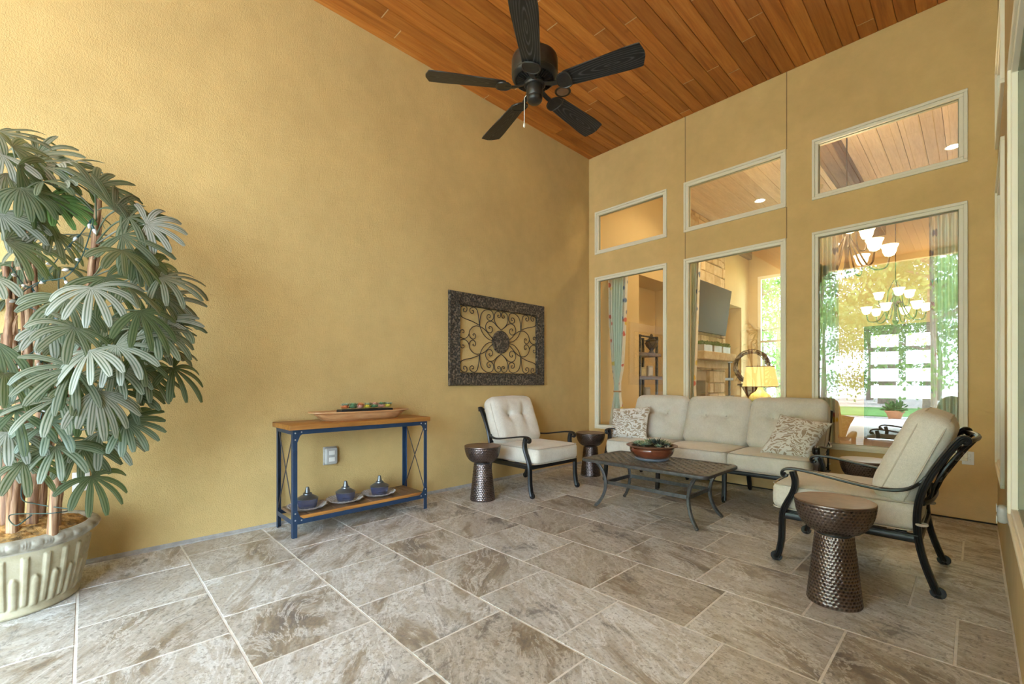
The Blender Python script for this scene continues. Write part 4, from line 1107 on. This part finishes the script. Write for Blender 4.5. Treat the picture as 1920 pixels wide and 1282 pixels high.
# ================================================================== WALL ART
wa = empty('wall_art', (0, -1.839, 1.706), 'dark metal scrollwork wall art with wide ornate frame', 'wall art')
HL, HH, FB = .790, .537, .152
def frame_side(a0, a1, b0, b1):   # outer corners a, inner corners b (y,z); bevelled profile
    t = [(0, .018), (.06, .036), (.2, .030), (.5, .038), (.85, .030), (.95, .040), (1, .022)]
    b = MB(); vs = []; n = 60
    for i in range(n+1):
        s = i/n
        for q, x in t:
            o_ = [a0[j]+(a1[j]-a0[j])*s for j in (0,1)]; in_ = [b0[j]+(b1[j]-b0[j])*s for j in (0,1)]
            L = math.hypot(a1[0]-a0[0], a1[1]-a0[1])
            bump = (.004*math.sin(s*L*110)*math.sin(q*PI) if .1 < q < .9 else 0)
            vs.append((x+bump, o_[0]+(in_[0]-o_[0])*q, o_[1]+(in_[1]-o_[1])*q))
        vs.append((.004, b0[0]+(b1[0]-b0[0])*s, b0[1]+(b1[1]-b0[1])*s)); vs.append((.004, a0[0]+(a1[0]-a0[0])*s, a0[1]+(a1[1]-a0[1])*s))
    k = len(t)+2
    fs = [(i*k+j, i*k+(j+1) % k, (i+1)*k+(j+1) % k, (i+1)*k+j) for i in range(n) for j in range(k)]
    return b.add(vs, fs)
def m_ornate():
    t = NT('ornate_metal'); v = t.coord()
    vo = t.node('ShaderNodeTexVoronoi', feature='SMOOTH_F1'); t.l.new(v, vo.inputs['Vector']); vo.inputs['Scale'].default_value = 52
    n = t.noise(v, 75, 4, .6, 1.5)
    h = t.math('ADD', vo.outputs['Distance'], t.math('MULTIPLY', n, .8))
    c = t.ramp(h, [(.40,(.014,.012,.010)), (.72,(.04,.033,.025)), (.92,(.10,.078,.055)), (1.0,(.22,.17,.12))])
    t.bump(h, 1.0, .012); return t.fin(c, .42, .45)
M_ornate = m_ornate()
IL, IH = HL-FB, HH-FB
oc = [(-HL,-HH),(HL,-HH),(HL,HH),(-HL,HH)]; ic_ = [(-IL,-IH),(IL,-IH),(IL,IH),(-IL,IH)]
for i in range(4): obj('frame_side', frame_side(oc[i], oc[(i+1) % 4], ic_[i], ic_[(i+1) % 4]), M_ornate, wa, smooth=50)
SC = dict(
A=[(-0.349,0.177),(-0.459,0.214),(-0.561,0.235),(-0.617,0.258),(-0.632,0.293),(-0.634,0.326),(-0.626,0.357),(-0.597,0.376),(-0.561,0.380),(-0.536,0.365),(-0.536,0.336),(-0.558,0.313),(-0.583,0.319),(-0.587,0.342),(-0.569,0.349)],
B=[(-0.349,0.177),(-0.357,0.253),(-0.372,0.322),(-0.391,0.362),(-0.429,0.380),(-0.466,0.372),(-0.492,0.35),(-0.488,0.321),(-0.459,0.304),(-0.436,0.321),(-0.44,0.341),(-0.459,0.339)],
C=[(-0.342,0.166),(-0.338,0.255),(-0.315,0.322),(-0.268,0.363),(-0.205,0.379),(-0.149,0.362),(-0.125,0.313),(-0.137,0.269),(-0.181,0.246),(-0.221,0.261),(-0.233,0.289),(-0.213,0.318),(-0.181,0.316),(-0.177,0.292),(-0.197,0.287)],
D=[(-0.001,0.149),(-0.067,0.19),(-0.116,0.228),(-0.165,0.242),(-0.213,0.231),(-0.245,0.198),(-0.252,0.156),(-0.229,0.116),(-0.181,0.101),(-0.145,0.128),(-0.149,0.165),(-0.181,0.18),(-0.201,0.16),(-0.185,0.152)],
E=[(-0.001,0.149),(-0.067,0.196),(-0.108,0.253),(-0.112,0.314),(-0.092,0.357),(-0.051,0.376),(-0.013,0.361),(-0.007,0.331),(-0.026,0.301),(-0.055,0.308),(-0.055,0.329),(-0.034,0.328)],
F=[(-0.349,0.168),(-0.284,0.144),(-0.229,0.107),(-0.189,0.071),(-0.142,0.037)],
G=[(-0.338,0.16),(-0.307,0.103),(-0.26,0.053),(-0.205,0.021),(-0.145,0.008)],
H=[(-0.345,0.162),(-0.391,0.167),(-0.444,0.151),(-0.488,0.112),(-0.503,0.065),(-0.488,0.025),(-0.451,0.006),(-0.418,0.018),(-0.406,0.049),(-0.425,0.073),(-0.448,0.06),(-0.436,0.049)],
I=[(-0.503,0.065),(-0.521,0.034),(-0.554,0.012),(-0.59,0.005),(-0.632,0.018)],
J=[(-0.634,0.062),(-0.630,0.089),(-0.615,0.102),(-0.594,0.105),(-0.576,0.091),(-0.583,0.071),(-0.603,0.071)])
for nm, pts in SC.items():
    src_ = cat_rom([(0.020, y, z) for y, z in pts], 4)
    for sy in (1, -1):
        for sz in (1, -1):
            obj('scroll', MB().tube([(x, sy*y, sz*z) for x, y, z in src_], .0048, 6), M_artframe, wa, smooth=180)
obj('medallion', MB().lathe([(.0005,.030),(.03,.034),(.06,.028),(.09,.034),(.115,.026),(.128,.032),(.140,.024),(.142,.010),(.10,.006)], 48).xf(Matrix.Rotation(PI/2, 4, 'Y')), M_ornate, wa, smooth=50)

# ================================================================== WALL FITTINGS
def outlet(name, loc, rot, size, label, cover):
    e = empty(name, loc, label, 'outlet'); e.rotation_euler = rot
    w, h = size
    if cover:
        obj('gasket_plate', MB().cbox(0, .012, -w/2, w/2, -h/2, h/2, .005, 2), M_chrome, e)
        b = rbox(w*.47, h*.47, .022, .020, (12,14,4)); b.xf(Matrix.Translation((.030,0,0)) @ Matrix.Rotation(PI/2, 4, 'Z') @ Matrix.Rotation(PI/2, 4, 'X'))
        obj('cover', b, M_clearplast, e, smooth=180)
        for z in (-.030, .030): obj('socket', MB().cbox(.050, .054, -.026, .026, z-.019, z+.019, .003, 2), M_white, e)
        obj('hinge', MB().tube([(.03,-w*.5,-h*.3),(.03,-w*.5,h*.3)], .006, 8), M_chrome, e)
    else:
        obj('plate', MB().cbox(0, .006, -w/2, w/2, -h/2, h/2, .003, 2), M_white, e)
        for z in (-.022, .022): obj('socket', MB().cbox(.004, .008, -.018, .018, z-.014, z+.014, .003), M_white, e); 
        obj('screw', MB().ball((.006,0,0), .003, 6, 4), M_steel, e)
    return e
outlet('outlet_cover', (0, -3.945, .537), (0,0,0), (.125,.165), 'grey weatherproof outlet cover on the wall under the console top', True)
outlet('outlet_plate', (0, -5.578, .550), (0,0,0), (.085,.125), 'white outlet plate on the wall behind the palm', False)
outlet('outlet_plate', (4.046, 0, .545), (0,0,-PI/2), (.075,.115), 'white outlet plate low on back wall behind right armchair', False)
e = outlet('outlet_cover', (RW, -2.05, .505), (0,0,PI), (.075,.10), 'small grey outlet cover low on the right wall', True)

# ================================================================== CEILING FAN
FX, FYc, FZ = 2.211, -3.56, 3.016
fan = empty('ceiling_fan', (FX, FYc, FZ), 'black bronze five-blade ceiling fan hanging from the cedar ceiling', 'fan')
obj('downrod', MB().tube([(0,0,.22),(0,0,RH-FZ-.02)], .013, 12), M_fanmetal, fan)
obj('ceiling_canopy', MB().lathe([(.025,RH-FZ-.075),(.05,RH-FZ-.06),(.068,RH-FZ-.02),(.07,RH-FZ-.001)], 32), M_fanmetal, fan)
obj('motor_housing', MB().lathe([(.030,.24),(.045,.225),(.060,.200),(.11,.190),(.138,.176),(.142,.16),(.142,.085),(.138,.075),(.141,.070),(.136,.058),(.118,.046),(.116,.046)], 56, cap=False), M_fanmetal, fan, smooth=50)
obj('housing_underside', MB().lathe([(.118,.047),(.112,.052),(.062,.040),(.060,.030),(.0005,.030)], 48, cap=False), M_rubber, fan, smooth=50)
vr = MB()
for i in range(36):
    a = 2*PI*i/36; c, s = math.cos(a), math.sin(a)
    vr.sweep([(.066*c,.066*s,.034),(.112*c,.112*s,.043)], [(-.0022,-.004),(.0022,-.004),(.0022,.008),(-.0022,.008)])
obj('vent_ribs', vr, M_fanmetal, fan, smooth=0)
obj('flywheel', MB().lathe([(.058,.034),(.064,.030),(.066,.016),(.060,.008),(.05,.006)], 40), M_fanmetal, fan)
obj('switch_housing', MB().lathe([(.046,.010),(.050,.004),(.050,-.050),(.046,-.056),(.048,-.060),(.046,-.078),(.040,-.086),(.012,-.090),(.0005,-.090)], 40), M_fanmetal, fan, smooth=50)
pc = obj('pull_chain', MB().tube([(-.035,-.038,-.045),(-.043,-.046,-.06),(-.044,-.047,-.215)], .0022, 6), M_white, fan)
obj('chain_knob', MB().lathe([(.002,-.215),(.006,-.222),(.007,-.236),(.002,-.244)], 10, (-.044,-.047,0)), M_white, pc)
def blade_mesh():
    b = MB(); n = 26; xs = np.linspace(.185, .660, n); vs = []
    def hwid(x):
        t = (x-.185)/(.475); w = .052+.022*min(1, t*1.25)
        e = .66-x
        if e < .03: w *= max(.02, math.sqrt(max(0, 1-((.03-e)/.03)**2)))*.45+.55*min(1, e/.012+.35)
        if x < .20: w *= .86+.14*(x-.185)/.015
        return w
    for x in xs:
        w = hwid(x)
        for y, z in ((-w,-.003),(w,-.003),(w,.003),(-w,.003)): vs.append((x, y, z))
    b.add(vs, [(i*4+j, i*4+(j+1) % 4, (i+1)*4+(j+1) % 4, (i+1)*4+j) for i in range(n-1) for j in range(4)]+[(3,2,1,0), tuple((n-1)*4+j for j in range(4))])
    return b
bl0 = ir0 = None
for i in range(5):
    a = math.radians(20.1+72*i)
    R_ = Euler((math.radians(-13), 0, a), 'XYZ')
    if bl0 is None:
        b = MB().sweep(cat_rom([(.058,0,.018),(.09,0,.004),(.12,0,-.006),(.15,0,-.009),(.185,0,-.010)], 4), [(-.014,-.004),(.014,-.004),(.012,.004),(-.012,.004)])
        out = [(.150,.018),(.170,.046),(.205,.052),(.228,.040),(.236,0),(.228,-.040),(.205,-.052),(.170,-.046),(.150,-.018)]
        k = len(out)
        b.add([(x,y,-.012) for x, y in out]+[(x,y,-.004) for x, y in out], [tuple(range(k))[::-1], tuple(range(k,2*k))]+[(j,(j+1) % k,k+(j+1) % k,k+j) for j in range(k)])
        b.tube([(x,y,-.011) for x, y in cat_rom(out, 3, True)], .0048, 6, True)
        ir0 = obj('blade_bracket', b, M_fanmetal, fan, rot=R_); bl0 = obj('blade', blade_mesh(), M_blade, fan, rot=R_, smooth=30)
    else: inst(ir0, 'blade_bracket', fan, rot=R_); inst(bl0, 'blade', fan, rot=R_)

# ================================================================== POTTED PALM
PX, PY = .44, -5.86
pm = empty('potted_palm', (PX, PY, 0), 'tall artificial lady palm in a fluted cream planter by the left wall', 'plant')
def pot_disp(w, z, r, i):
    m = 24; a = w*m/(2*PI); c = a-math.floor(a)   # 0..1 in a cell, rib at the border, tongue at the centre
    d = 0
    if .045 < z < .315:
        e = min(1, (z-.045)/.012, (.315-z)/.008)
        rb = min(c, 1-c)
        d += .011*e*max(0, min(1, (.17-rb)/.05))
    ct_ = abs(c-.5); top = .215-.020*(ct_/.2)**2
    if .04 < z < top and ct_ < .22:
        d += .013*math.sqrt(max(0, 1-(ct_/.22)**2))*min(1, (z-.04)/.01, (top-z)/.012)
    return d
prof = [(np.interp(z, [0,.012,.03,.05,.18,.34], [.272,.283,.276,.272,.300,.325]), z) for z in np.linspace(0,.34,76)]
pot = obj('planter_body', MB().lathe(prof, 384, disp=pot_disp), M_pot, pm, smooth=180)
def rim_disp(w, z, r, i):
    m = 26; a = w*m/(2*PI); c = abs(a-math.floor(a)-.5)
    if r < .345 or z < .352: return 0
    f = math.exp(-((z-.380)/.020)**2)
    egg = max(0, 1-(c/.27)**2)**.5*.009; dart = .009*max(0, 1-abs(c-.36)/.04); dart2 = .007*max(0, 1-abs(c-.5)/.04)
    return (egg+dart+dart2)*f
rp_ = cat_rom([(.325,.335),(.330,.345),(.342,.350),(.352,.360),(.362,.378),(.361,.394),(.350,.406),(.335,.411),(.320,.408),(.312,.396),(.308,.370)], 5)
obj('planter_rim', MB().lathe(rp_, 416, disp=rim_disp, cap=False), M_potrim, pm, smooth=180)
def moss_d(b):
    for i, p in enumerate(b.v):
        n_ = math.sin(p[0]*41+p[1]*17)*math.sin(p[1]*37-p[0]*13); m_ = math.sin(p[0]*120+3)*math.sin(p[1]*133)
        b.v[i] = (p[0], p[1], p[2]+.008*n_+.005*m_)
    return b
obj('moss', moss_d(MB().lathe([(r, .392+.055*(1-(r/.315)**2)) for r in np.linspace(.315,.001,40)], 120, cap=False)), M_moss, pm, smooth=180)
# camera-independent canes: base on the moss, tips given in room coordinates relative to the pot
def P3(u, v, dep):   # survey helper: photograph bearing + distance -> room position
    f, yh, th = 833.36, 717.75, math.radians(46.1925); k = (u-960)/f
    return Vector((4.0905+dep*(-math.sin(th)+k*math.cos(th)), -5.5563+dep*(math.cos(th)+k*math.sin(th)), 1.2+dep*(yh-v)/f))
canes = [((10,960,2.40),(14,660,2.38),(20,560,2.36)), ((22,965,2.32),(50,720,2.34),(52,410,2.40)), ((60,955,2.42),(75,760,2.44),(58,430,2.55)), ((98,955,2.34),(140,700,2.38),(170,520,2.42),(185,375,2.46)),
         ((105,960,2.45),(120,800,2.48),(140,640,2.52)), ((35,955,2.52),(40,800,2.55),(10,500,2.60)), ((75,950,2.55),(95,780,2.60),(110,560,2.66)), ((-20,960,2.4),(-25,700,2.4),(-30,380,2.42)), ((15,960,2.55),(10,720,2.62),(60,330,2.66))]
cane_paths = []
for k, c in enumerate(canes):
    pts = [P3(*q)-Vector((PX, PY, 0)) for q in c]
    pts = [Vector(p) for p in cat_rom([tuple(p) for p in pts], 10)]
    pts[0].z = min(pts[0].z, .40)
    r0 = .020
    rad = [r0*(1.15-.45*i/len(pts))*(1+.12*math.sin(i*1.7+k)) for i in range(len(pts))]
    b = MB().tube(pts, rad, 9)
    # loose fibre sheaths
    for s in range(0, len(pts)-4, 4):
        a = rng.uniform(0, 6.28); off = Vector((math.cos(a), math.sin(a), 0))
        b.tube([pts[s]+off*.014, pts[s+2]+off*.020, pts[s+4]+off*(.030 if s % 8 else .022)], [.010,.008,.003], 5)
    obj('cane', b, M_trunk, pm, smooth=60)
    cane_paths.append(pts)
hubs = [ # u, v of each frond hub, distance, roll (degrees, direction the fan points in the view), spread
 (177,352,2.30,60),(215,395,2.28,50),(10,450,2.12,20),(230,469,2.20,-60),(172,539,2.10,-70),(262,582,2.14,-55),(140,614,2.08,-110),(58,380,2.30,-20),(92,372,2.36,-10),
 (23,275,2.28,40),(62,305,2.36,20),(105,313,2.42,10),(250,473,2.32,-40),(168,656,2.10,-80),(218,648,2.16,-60),(265,590,2.30,-30),(292,547,2.36,-30),(58,461,2.68,-60),(97,434,2.40,-80),
 (275,420,2.40,-10),(242,407,2.36,20),(289,620,2.28,-50),(253,665,2.20,-60),(39,352,2.18,-70),(12,325,2.20,-60),(29,770,2.05,-95),(179,733,2.10,-75),(109,747,2.12,-110),(105,837,2.14,-60),
 (43,866,2.06,-60),(187,809,2.30,-30),(218,731,2.34,-20),(172,893,2.34,-60),(129,708,2.12,-70),(250,723,2.40,-20),(8,700,2.05,-110),(64,624,2.68,-130),(137,689,2.08,-120),(20,560,2.68,-90),
 (60,540,2.68,-40),(110,500,2.68,-60),(150,440,2.68,-20),(200,600,2.40,-60),(40,660,2.68,-60),(90,680,2.68,-70),(300,650,2.44,-60),(310,560,2.46,-20),(285,500,2.42,-20),
 (30,400,2.46,-90),(130,380,2.50,-40),(150,330,2.52,20),(20,300,2.50,70),(70,290,2.48,50),(-10,380,2.2,-150),(-15,520,2.15,-120),(-10,640,2.12,-100),(-20,780,2.1,-110),(-30,300,2.3,120),(60,800,2.4,-60),(150,770,2.42,-40),
 (0,840,2.2,-120),(75,720,2.68,-90),(110,640,2.68,-100),(235,620,2.36,-60),(40,490,2.68,-100),(215,690,2.26,-80),(270,690,2.34,-70),(240,540,2.22,-85),(305,600,2.36,-70),(20,620,2.68,-60),(-5,250,2.4,30),(45,700,2.12,-80),(95,790,2.10,-70),(150,720,2.16,-100),(15,810,2.08,-80),(200,770,2.30,-40),(235,790,2.36,-30),(325,690,2.44,-60),(320,610,2.40,-40),(300,520,2.40,-30),(35,310,2.24,-20),(80,340,2.26,-60),(5,290,2.22,-120),(115,350,2.34,-30),(0,400,2.16,-80),(230,440,2.30,-20),(200,520,2.22,-60),(150,830,2.36,-50),(125,560,2.2,-120),(95,610,2.16,-60)]
fr_rng = random.Random(21)
def frond(hub, attach, aim, R):
    """palmate leaf: petiole from the cane to the hub, then blunt, folded leaflets"""
    b = MB(); uv = []
    mid = hub.lerp(attach, .5)+Vector((0,0,.03)); pts = cat_rom([tuple(attach), tuple(mid), tuple(hub)], 4)
    n0 = 0
    b.tube(pts, .0042, 5); uv += [(.08, 0)]*(len(b.v))
    nl = fr_rng.choice([6,7,8,8,9]); spread = math.radians(fr_rng.uniform(130, 250))
    n = aim['n']; d0 = aim['d']; s0 = n.cross(d0).normalized()
    for i in range(nl):
        t = -spread/2+spread*i/(nl-1)+fr_rng.uniform(-.06,.06)
        d = (d0*math.cos(t)+s0*math.sin(t)).normalized(); side = n.cross(d).normalized()
        L = R*(1-.28*abs(t)/PI)*fr_rng.uniform(.9,1.08); w = fr_rng.uniform(.0155,.0205)
        droop = fr_rng.uniform(.6,1.5)
        m = 8; base = len(b.v); p = hub.copy(); dd = d.copy(); nn = n.copy()
        for j in range(m+1):
            q = j/m
            ww = w*(np.interp(q, [0,.12,.35,.7,.92,1], [.16,.45,.88,1,.82,.42]))
            sd = side; up = nn
            for e, h in ((-1,.0),(-.5,.16),(0,-.05),(.5,.16),(1,.0)):
                b.v.append(tuple(p+sd*ww*e+up*ww*h*1.1)); uv.append(((e+1)/2, q))
            ang = droop/m*(1.6*q+.25)
            g = Vector((0,0,-1)); g = (g-dd*g.dot(dd))
            dd = (dd+g*ang).normalized(); nn = (nn-dd*nn.dot(dd)).normalized(); side = nn.cross(dd).normalized() if nn.cross(dd).dot(side) > 0 else -nn.cross(dd).normalized()
            p = p+dd*(L/m)
        for j in range(m):
            for e in range(4): b.f.append((base+j*5+e, base+j*5+e+1, base+(j+1)*5+e+1, base+(j+1)*5+e))
    return b, uv
view = Vector((4.0905, -5.5563, 1.2))
for k, (u, v, dep, roll) in enumerate(hubs):
    hub = P3(u, v, dep+fr_rng.uniform(-.03,.03))-Vector((PX, PY, 0))
    # nearest point on a cane, somewhat lower than the hub
    best = min(((p-(hub-Vector((0,0,.10)))).length, ci, pi) for ci, pth in enumerate(cane_paths) for pi, p in enumerate(pth))
    at = cane_paths[best[1]][best[2]]
    if (hub-at).length > .34: at = hub+(at-hub).normalized()*.34
    out = hub-Vector((at.x, at.y, hub.z)); out.z = 0
    if out.length < .03: out = Vector((fr_rng.uniform(-1,1), fr_rng.uniform(-1,1), 0))
    out.normalize()
    # fan faces the camera position and up; pointing direction follows the recorded roll
    to_v = (view-(hub+Vector((PX, PY, 0)))); to_v.z = 0; to_v.normalize(); rt = Vector((-to_v.y, to_v.x, 0))
    n = (to_v*.75+Vector((0,0,.75))+out*.3+Vector((fr_rng.uniform(-.7,.7), fr_rng.uniform(-.7,.7), fr_rng.uniform(-.3,.5)))).normalized()
    a = math.radians(roll+fr_rng.uniform(-12,12)); d = rt*math.cos(a)+Vector((0,0,1))*math.sin(a)
    d = (d-n*d.dot(n)).normalized()
    b, uv = frond(hub, at, {'n': n, 'd': d}, fr_rng.uniform(.19,.25))
    for i, p in enumerate(b.v):          # keep foliage clear of the wall
        if p[0]+PX < .012: b.v[i] = (.012-PX, p[1], p[2])
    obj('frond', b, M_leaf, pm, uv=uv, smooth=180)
# string lights wound through the palm
sl = empty('string_lights', (PX, PY, .40), 'unlit string of small white bulbs on green wire in the palm', 'string lights')
wp = [(60,965,2.20),(30,985,2.15),(20,965,2.25),(95,962,2.18),(130,955,2.30),(70,945,2.35),(40,930,2.42),(55,850,2.30),(80,760,2.28),(45,730,2.25),(100,700,2.30),(62,670,2.28),(20,690,2.2),(90,640,2.25),(130,610,2.3),(75,585,2.3),(35,560,2.25),(70,530,2.28),(120,520,2.28),(145,495,2.3),(160,465,2.34),(175,410,2.36),(150,440,2.4),(120,470,2.4),(60,540,2.38),(20,500,2.3)]
wpts = [P3(*q)-Vector((PX, PY, .40)) for q in wp]
wpth = [Vector(p) for p in cat_rom([tuple(p) for p in wpts], 6)]
obj('wire', MB().tube(wpth, .0028, 5), M_greenwire, sl)
for i in range(44, len(wpth), 4):
    p = wpth[i]; d = Vector((fr_rng.uniform(-.6,.6), fr_rng.uniform(-.6,.6), fr_rng.uniform(-1,.2))).normalized()
    s = obj('bulb_socket', MB().tube([p, p+d*.022], .0055, 6), M_greenwire, sl)
    obj('bulb', MB().tube([p+d*.020, p+d*.026, p+d*.036, p+d*.048], [.006,.009,.0085,.002], 7), M_bulb, s, smooth=180)

# ================================================================== OUTDOORS (lights the porch and shows in the glass)
obj('patio_slab', MB().box(-6, 14, -14.0, YO-.001, -.16, -.03).box(RW+.02, 14, YO-.001, CE, -.16, -.03).box(8.2, 14, CE, 8, -.16, -.03), M_concrete, kind='structure', smooth=0)
obj('ground', MB().box(-60, 60, -80, -14.0, -.3, -.10).box(14, 60, -14, 7.5, -.3, -.10).box(-60, -6, -14, 7.5, -.3, -.10), M_mulch, kind='structure', smooth=0)
obj('lawn', MB().box(-14, 3.0, -24, -16.5, -.2, -.06), M_grass, kind='structure', smooth=0)
obj('garden_path', MB().box(2.0, 14, -18, -13, -.2, -.07), M_concrete, kind='structure', smooth=0)
obj('ground_beyond', MB().box(-60, 60, FY+.9, 80, -.3, -.10), M_grass, kind='structure', smooth=0)
obj('entry_slab', MB().box(-2, 8, FY+.2, FY+2.5, -.16, -.03), M_concrete, kind='structure', smooth=0)
def tree_parts(seed, h, cr):
    r = random.Random(seed); tb = MB()
    main = cat_rom([(0,0,-.1),(r.uniform(-.1,.1),r.uniform(-.1,.1),h*.3),(r.uniform(-.3,.3),r.uniform(-.3,.3),h*.65),(r.uniform(-.4,.4),r.uniform(-.4,.4),h*.97)], 5)
    tb.tube(main, [max(.02, .22*(1-i/len(main))) for i in range(len(main))], 8)
    clumps = []
    for i in range(16):
        z = r.uniform(.22,.95)*h; base = Vector(main[min(len(main)-1, int(z/h*len(main)))]); a = r.uniform(0,2*PI); L = cr*(1.1-.6*z/h)*r.uniform(.6,1)
        tip = base+Vector((math.cos(a)*L, math.sin(a)*L, L*r.uniform(0,.5)))
        tb.tube([base, base.lerp(tip,.5)+Vector((0,0,.1)), tip], [.06,.035,.012], 5); clumps += [(tip, L*.55), (base.lerp(tip,.6), L*.45)]
    lb = MB(); V = []; F = []
    for c, R in clumps:
        for _ in range(165):
            p = c+Vector((r.gauss(0,R*.55), r.gauss(0,R*.55), r.gauss(0,R*.42))); s = r.uniform(.12,.21)
            q = Euler((r.uniform(0,6), r.uniform(0,6), r.uniform(0,6))).to_matrix(); o = len(V)
            V += [p+q @ Vector(w) for w in ((-s*.45,0,0),(0,-s*.3,.02),(s*.6,0,0),(0,s*.3,.02))]; F.append((o,o+1,o+2,o+3))
    lb.add(V, F); return tb, lb
kinds_ = []
for sd, h, cr in ((1, 9.5, 2.8), (2, 11.5, 2.4), (3, 7.5, 3.0)):
    e = empty('tree', (0,0,0), 'x', 'tree', group='garden trees mirrored in the glass')
    tb, lb = tree_parts(sd, h, cr); obj('trunk', tb, M_bark, e, smooth=60); obj('crown', lb, M_tl1, e, kind='stuff', smooth=0); kinds_.append(e)
tspots = [(-6,-19),(-2.2,-22),(1.2,-20.5),(4.2,-23),(-9,-24),(0,-28),(5.5,-29),(-5,-29),(2.8,-16.5),(-3.8,-15.5),(-9,-36),(-5,-38),(-1.5,-35),(2.2,-37),(6,-36),(9.5,-38),(-13,-33)]
bspots = [(-1.5,13),(1.0,15),(3.5,13.5),(-4.5,14.5),(6.0,15.5),(0.2,19),(4.5,20),(-3,21),(-6.5,18),(-2.6,10.6)]
for i, (x, y) in enumerate(tspots+bspots):
    src_ = kinds_[i % 3]; o = src_ if i < 3 else copy_tree(src_)
    o.location = (x, y-(2.5 if i < len(tspots) else 0), -.1); o.rotation_euler.z = i*1.9; o.scale = (1,1,1) if i < 3 else (random.uniform(.85,1.15),)*3
    o['group'] = 'garden trees mirrored in the glass' if i < len(tspots) else 'trees beyond the far interior window'
    o['label'] = 'leafy garden tree seen only as a reflection in the window glass' if i < len(tspots) else 'leafy tree outside the far window and front door'
tp = empty('terracotta_planter', (2.1, -15.2, -.10), 'terracotta planter on the garden path, mirrored in the right window', 'planter')
obj('pot', MB().lathe([(.16,0),(.24,.22),(.28,.27),(.28,.31),(.24,.31),(.22,.26)], 24), M_terracotta, tp)
b = MB(); leaf_clump(b, (0,0,.32), .3, 120, .15, random.Random(4), 1.0); obj('foliage', b, M_boxwood, tp, kind='stuff', smooth=0)
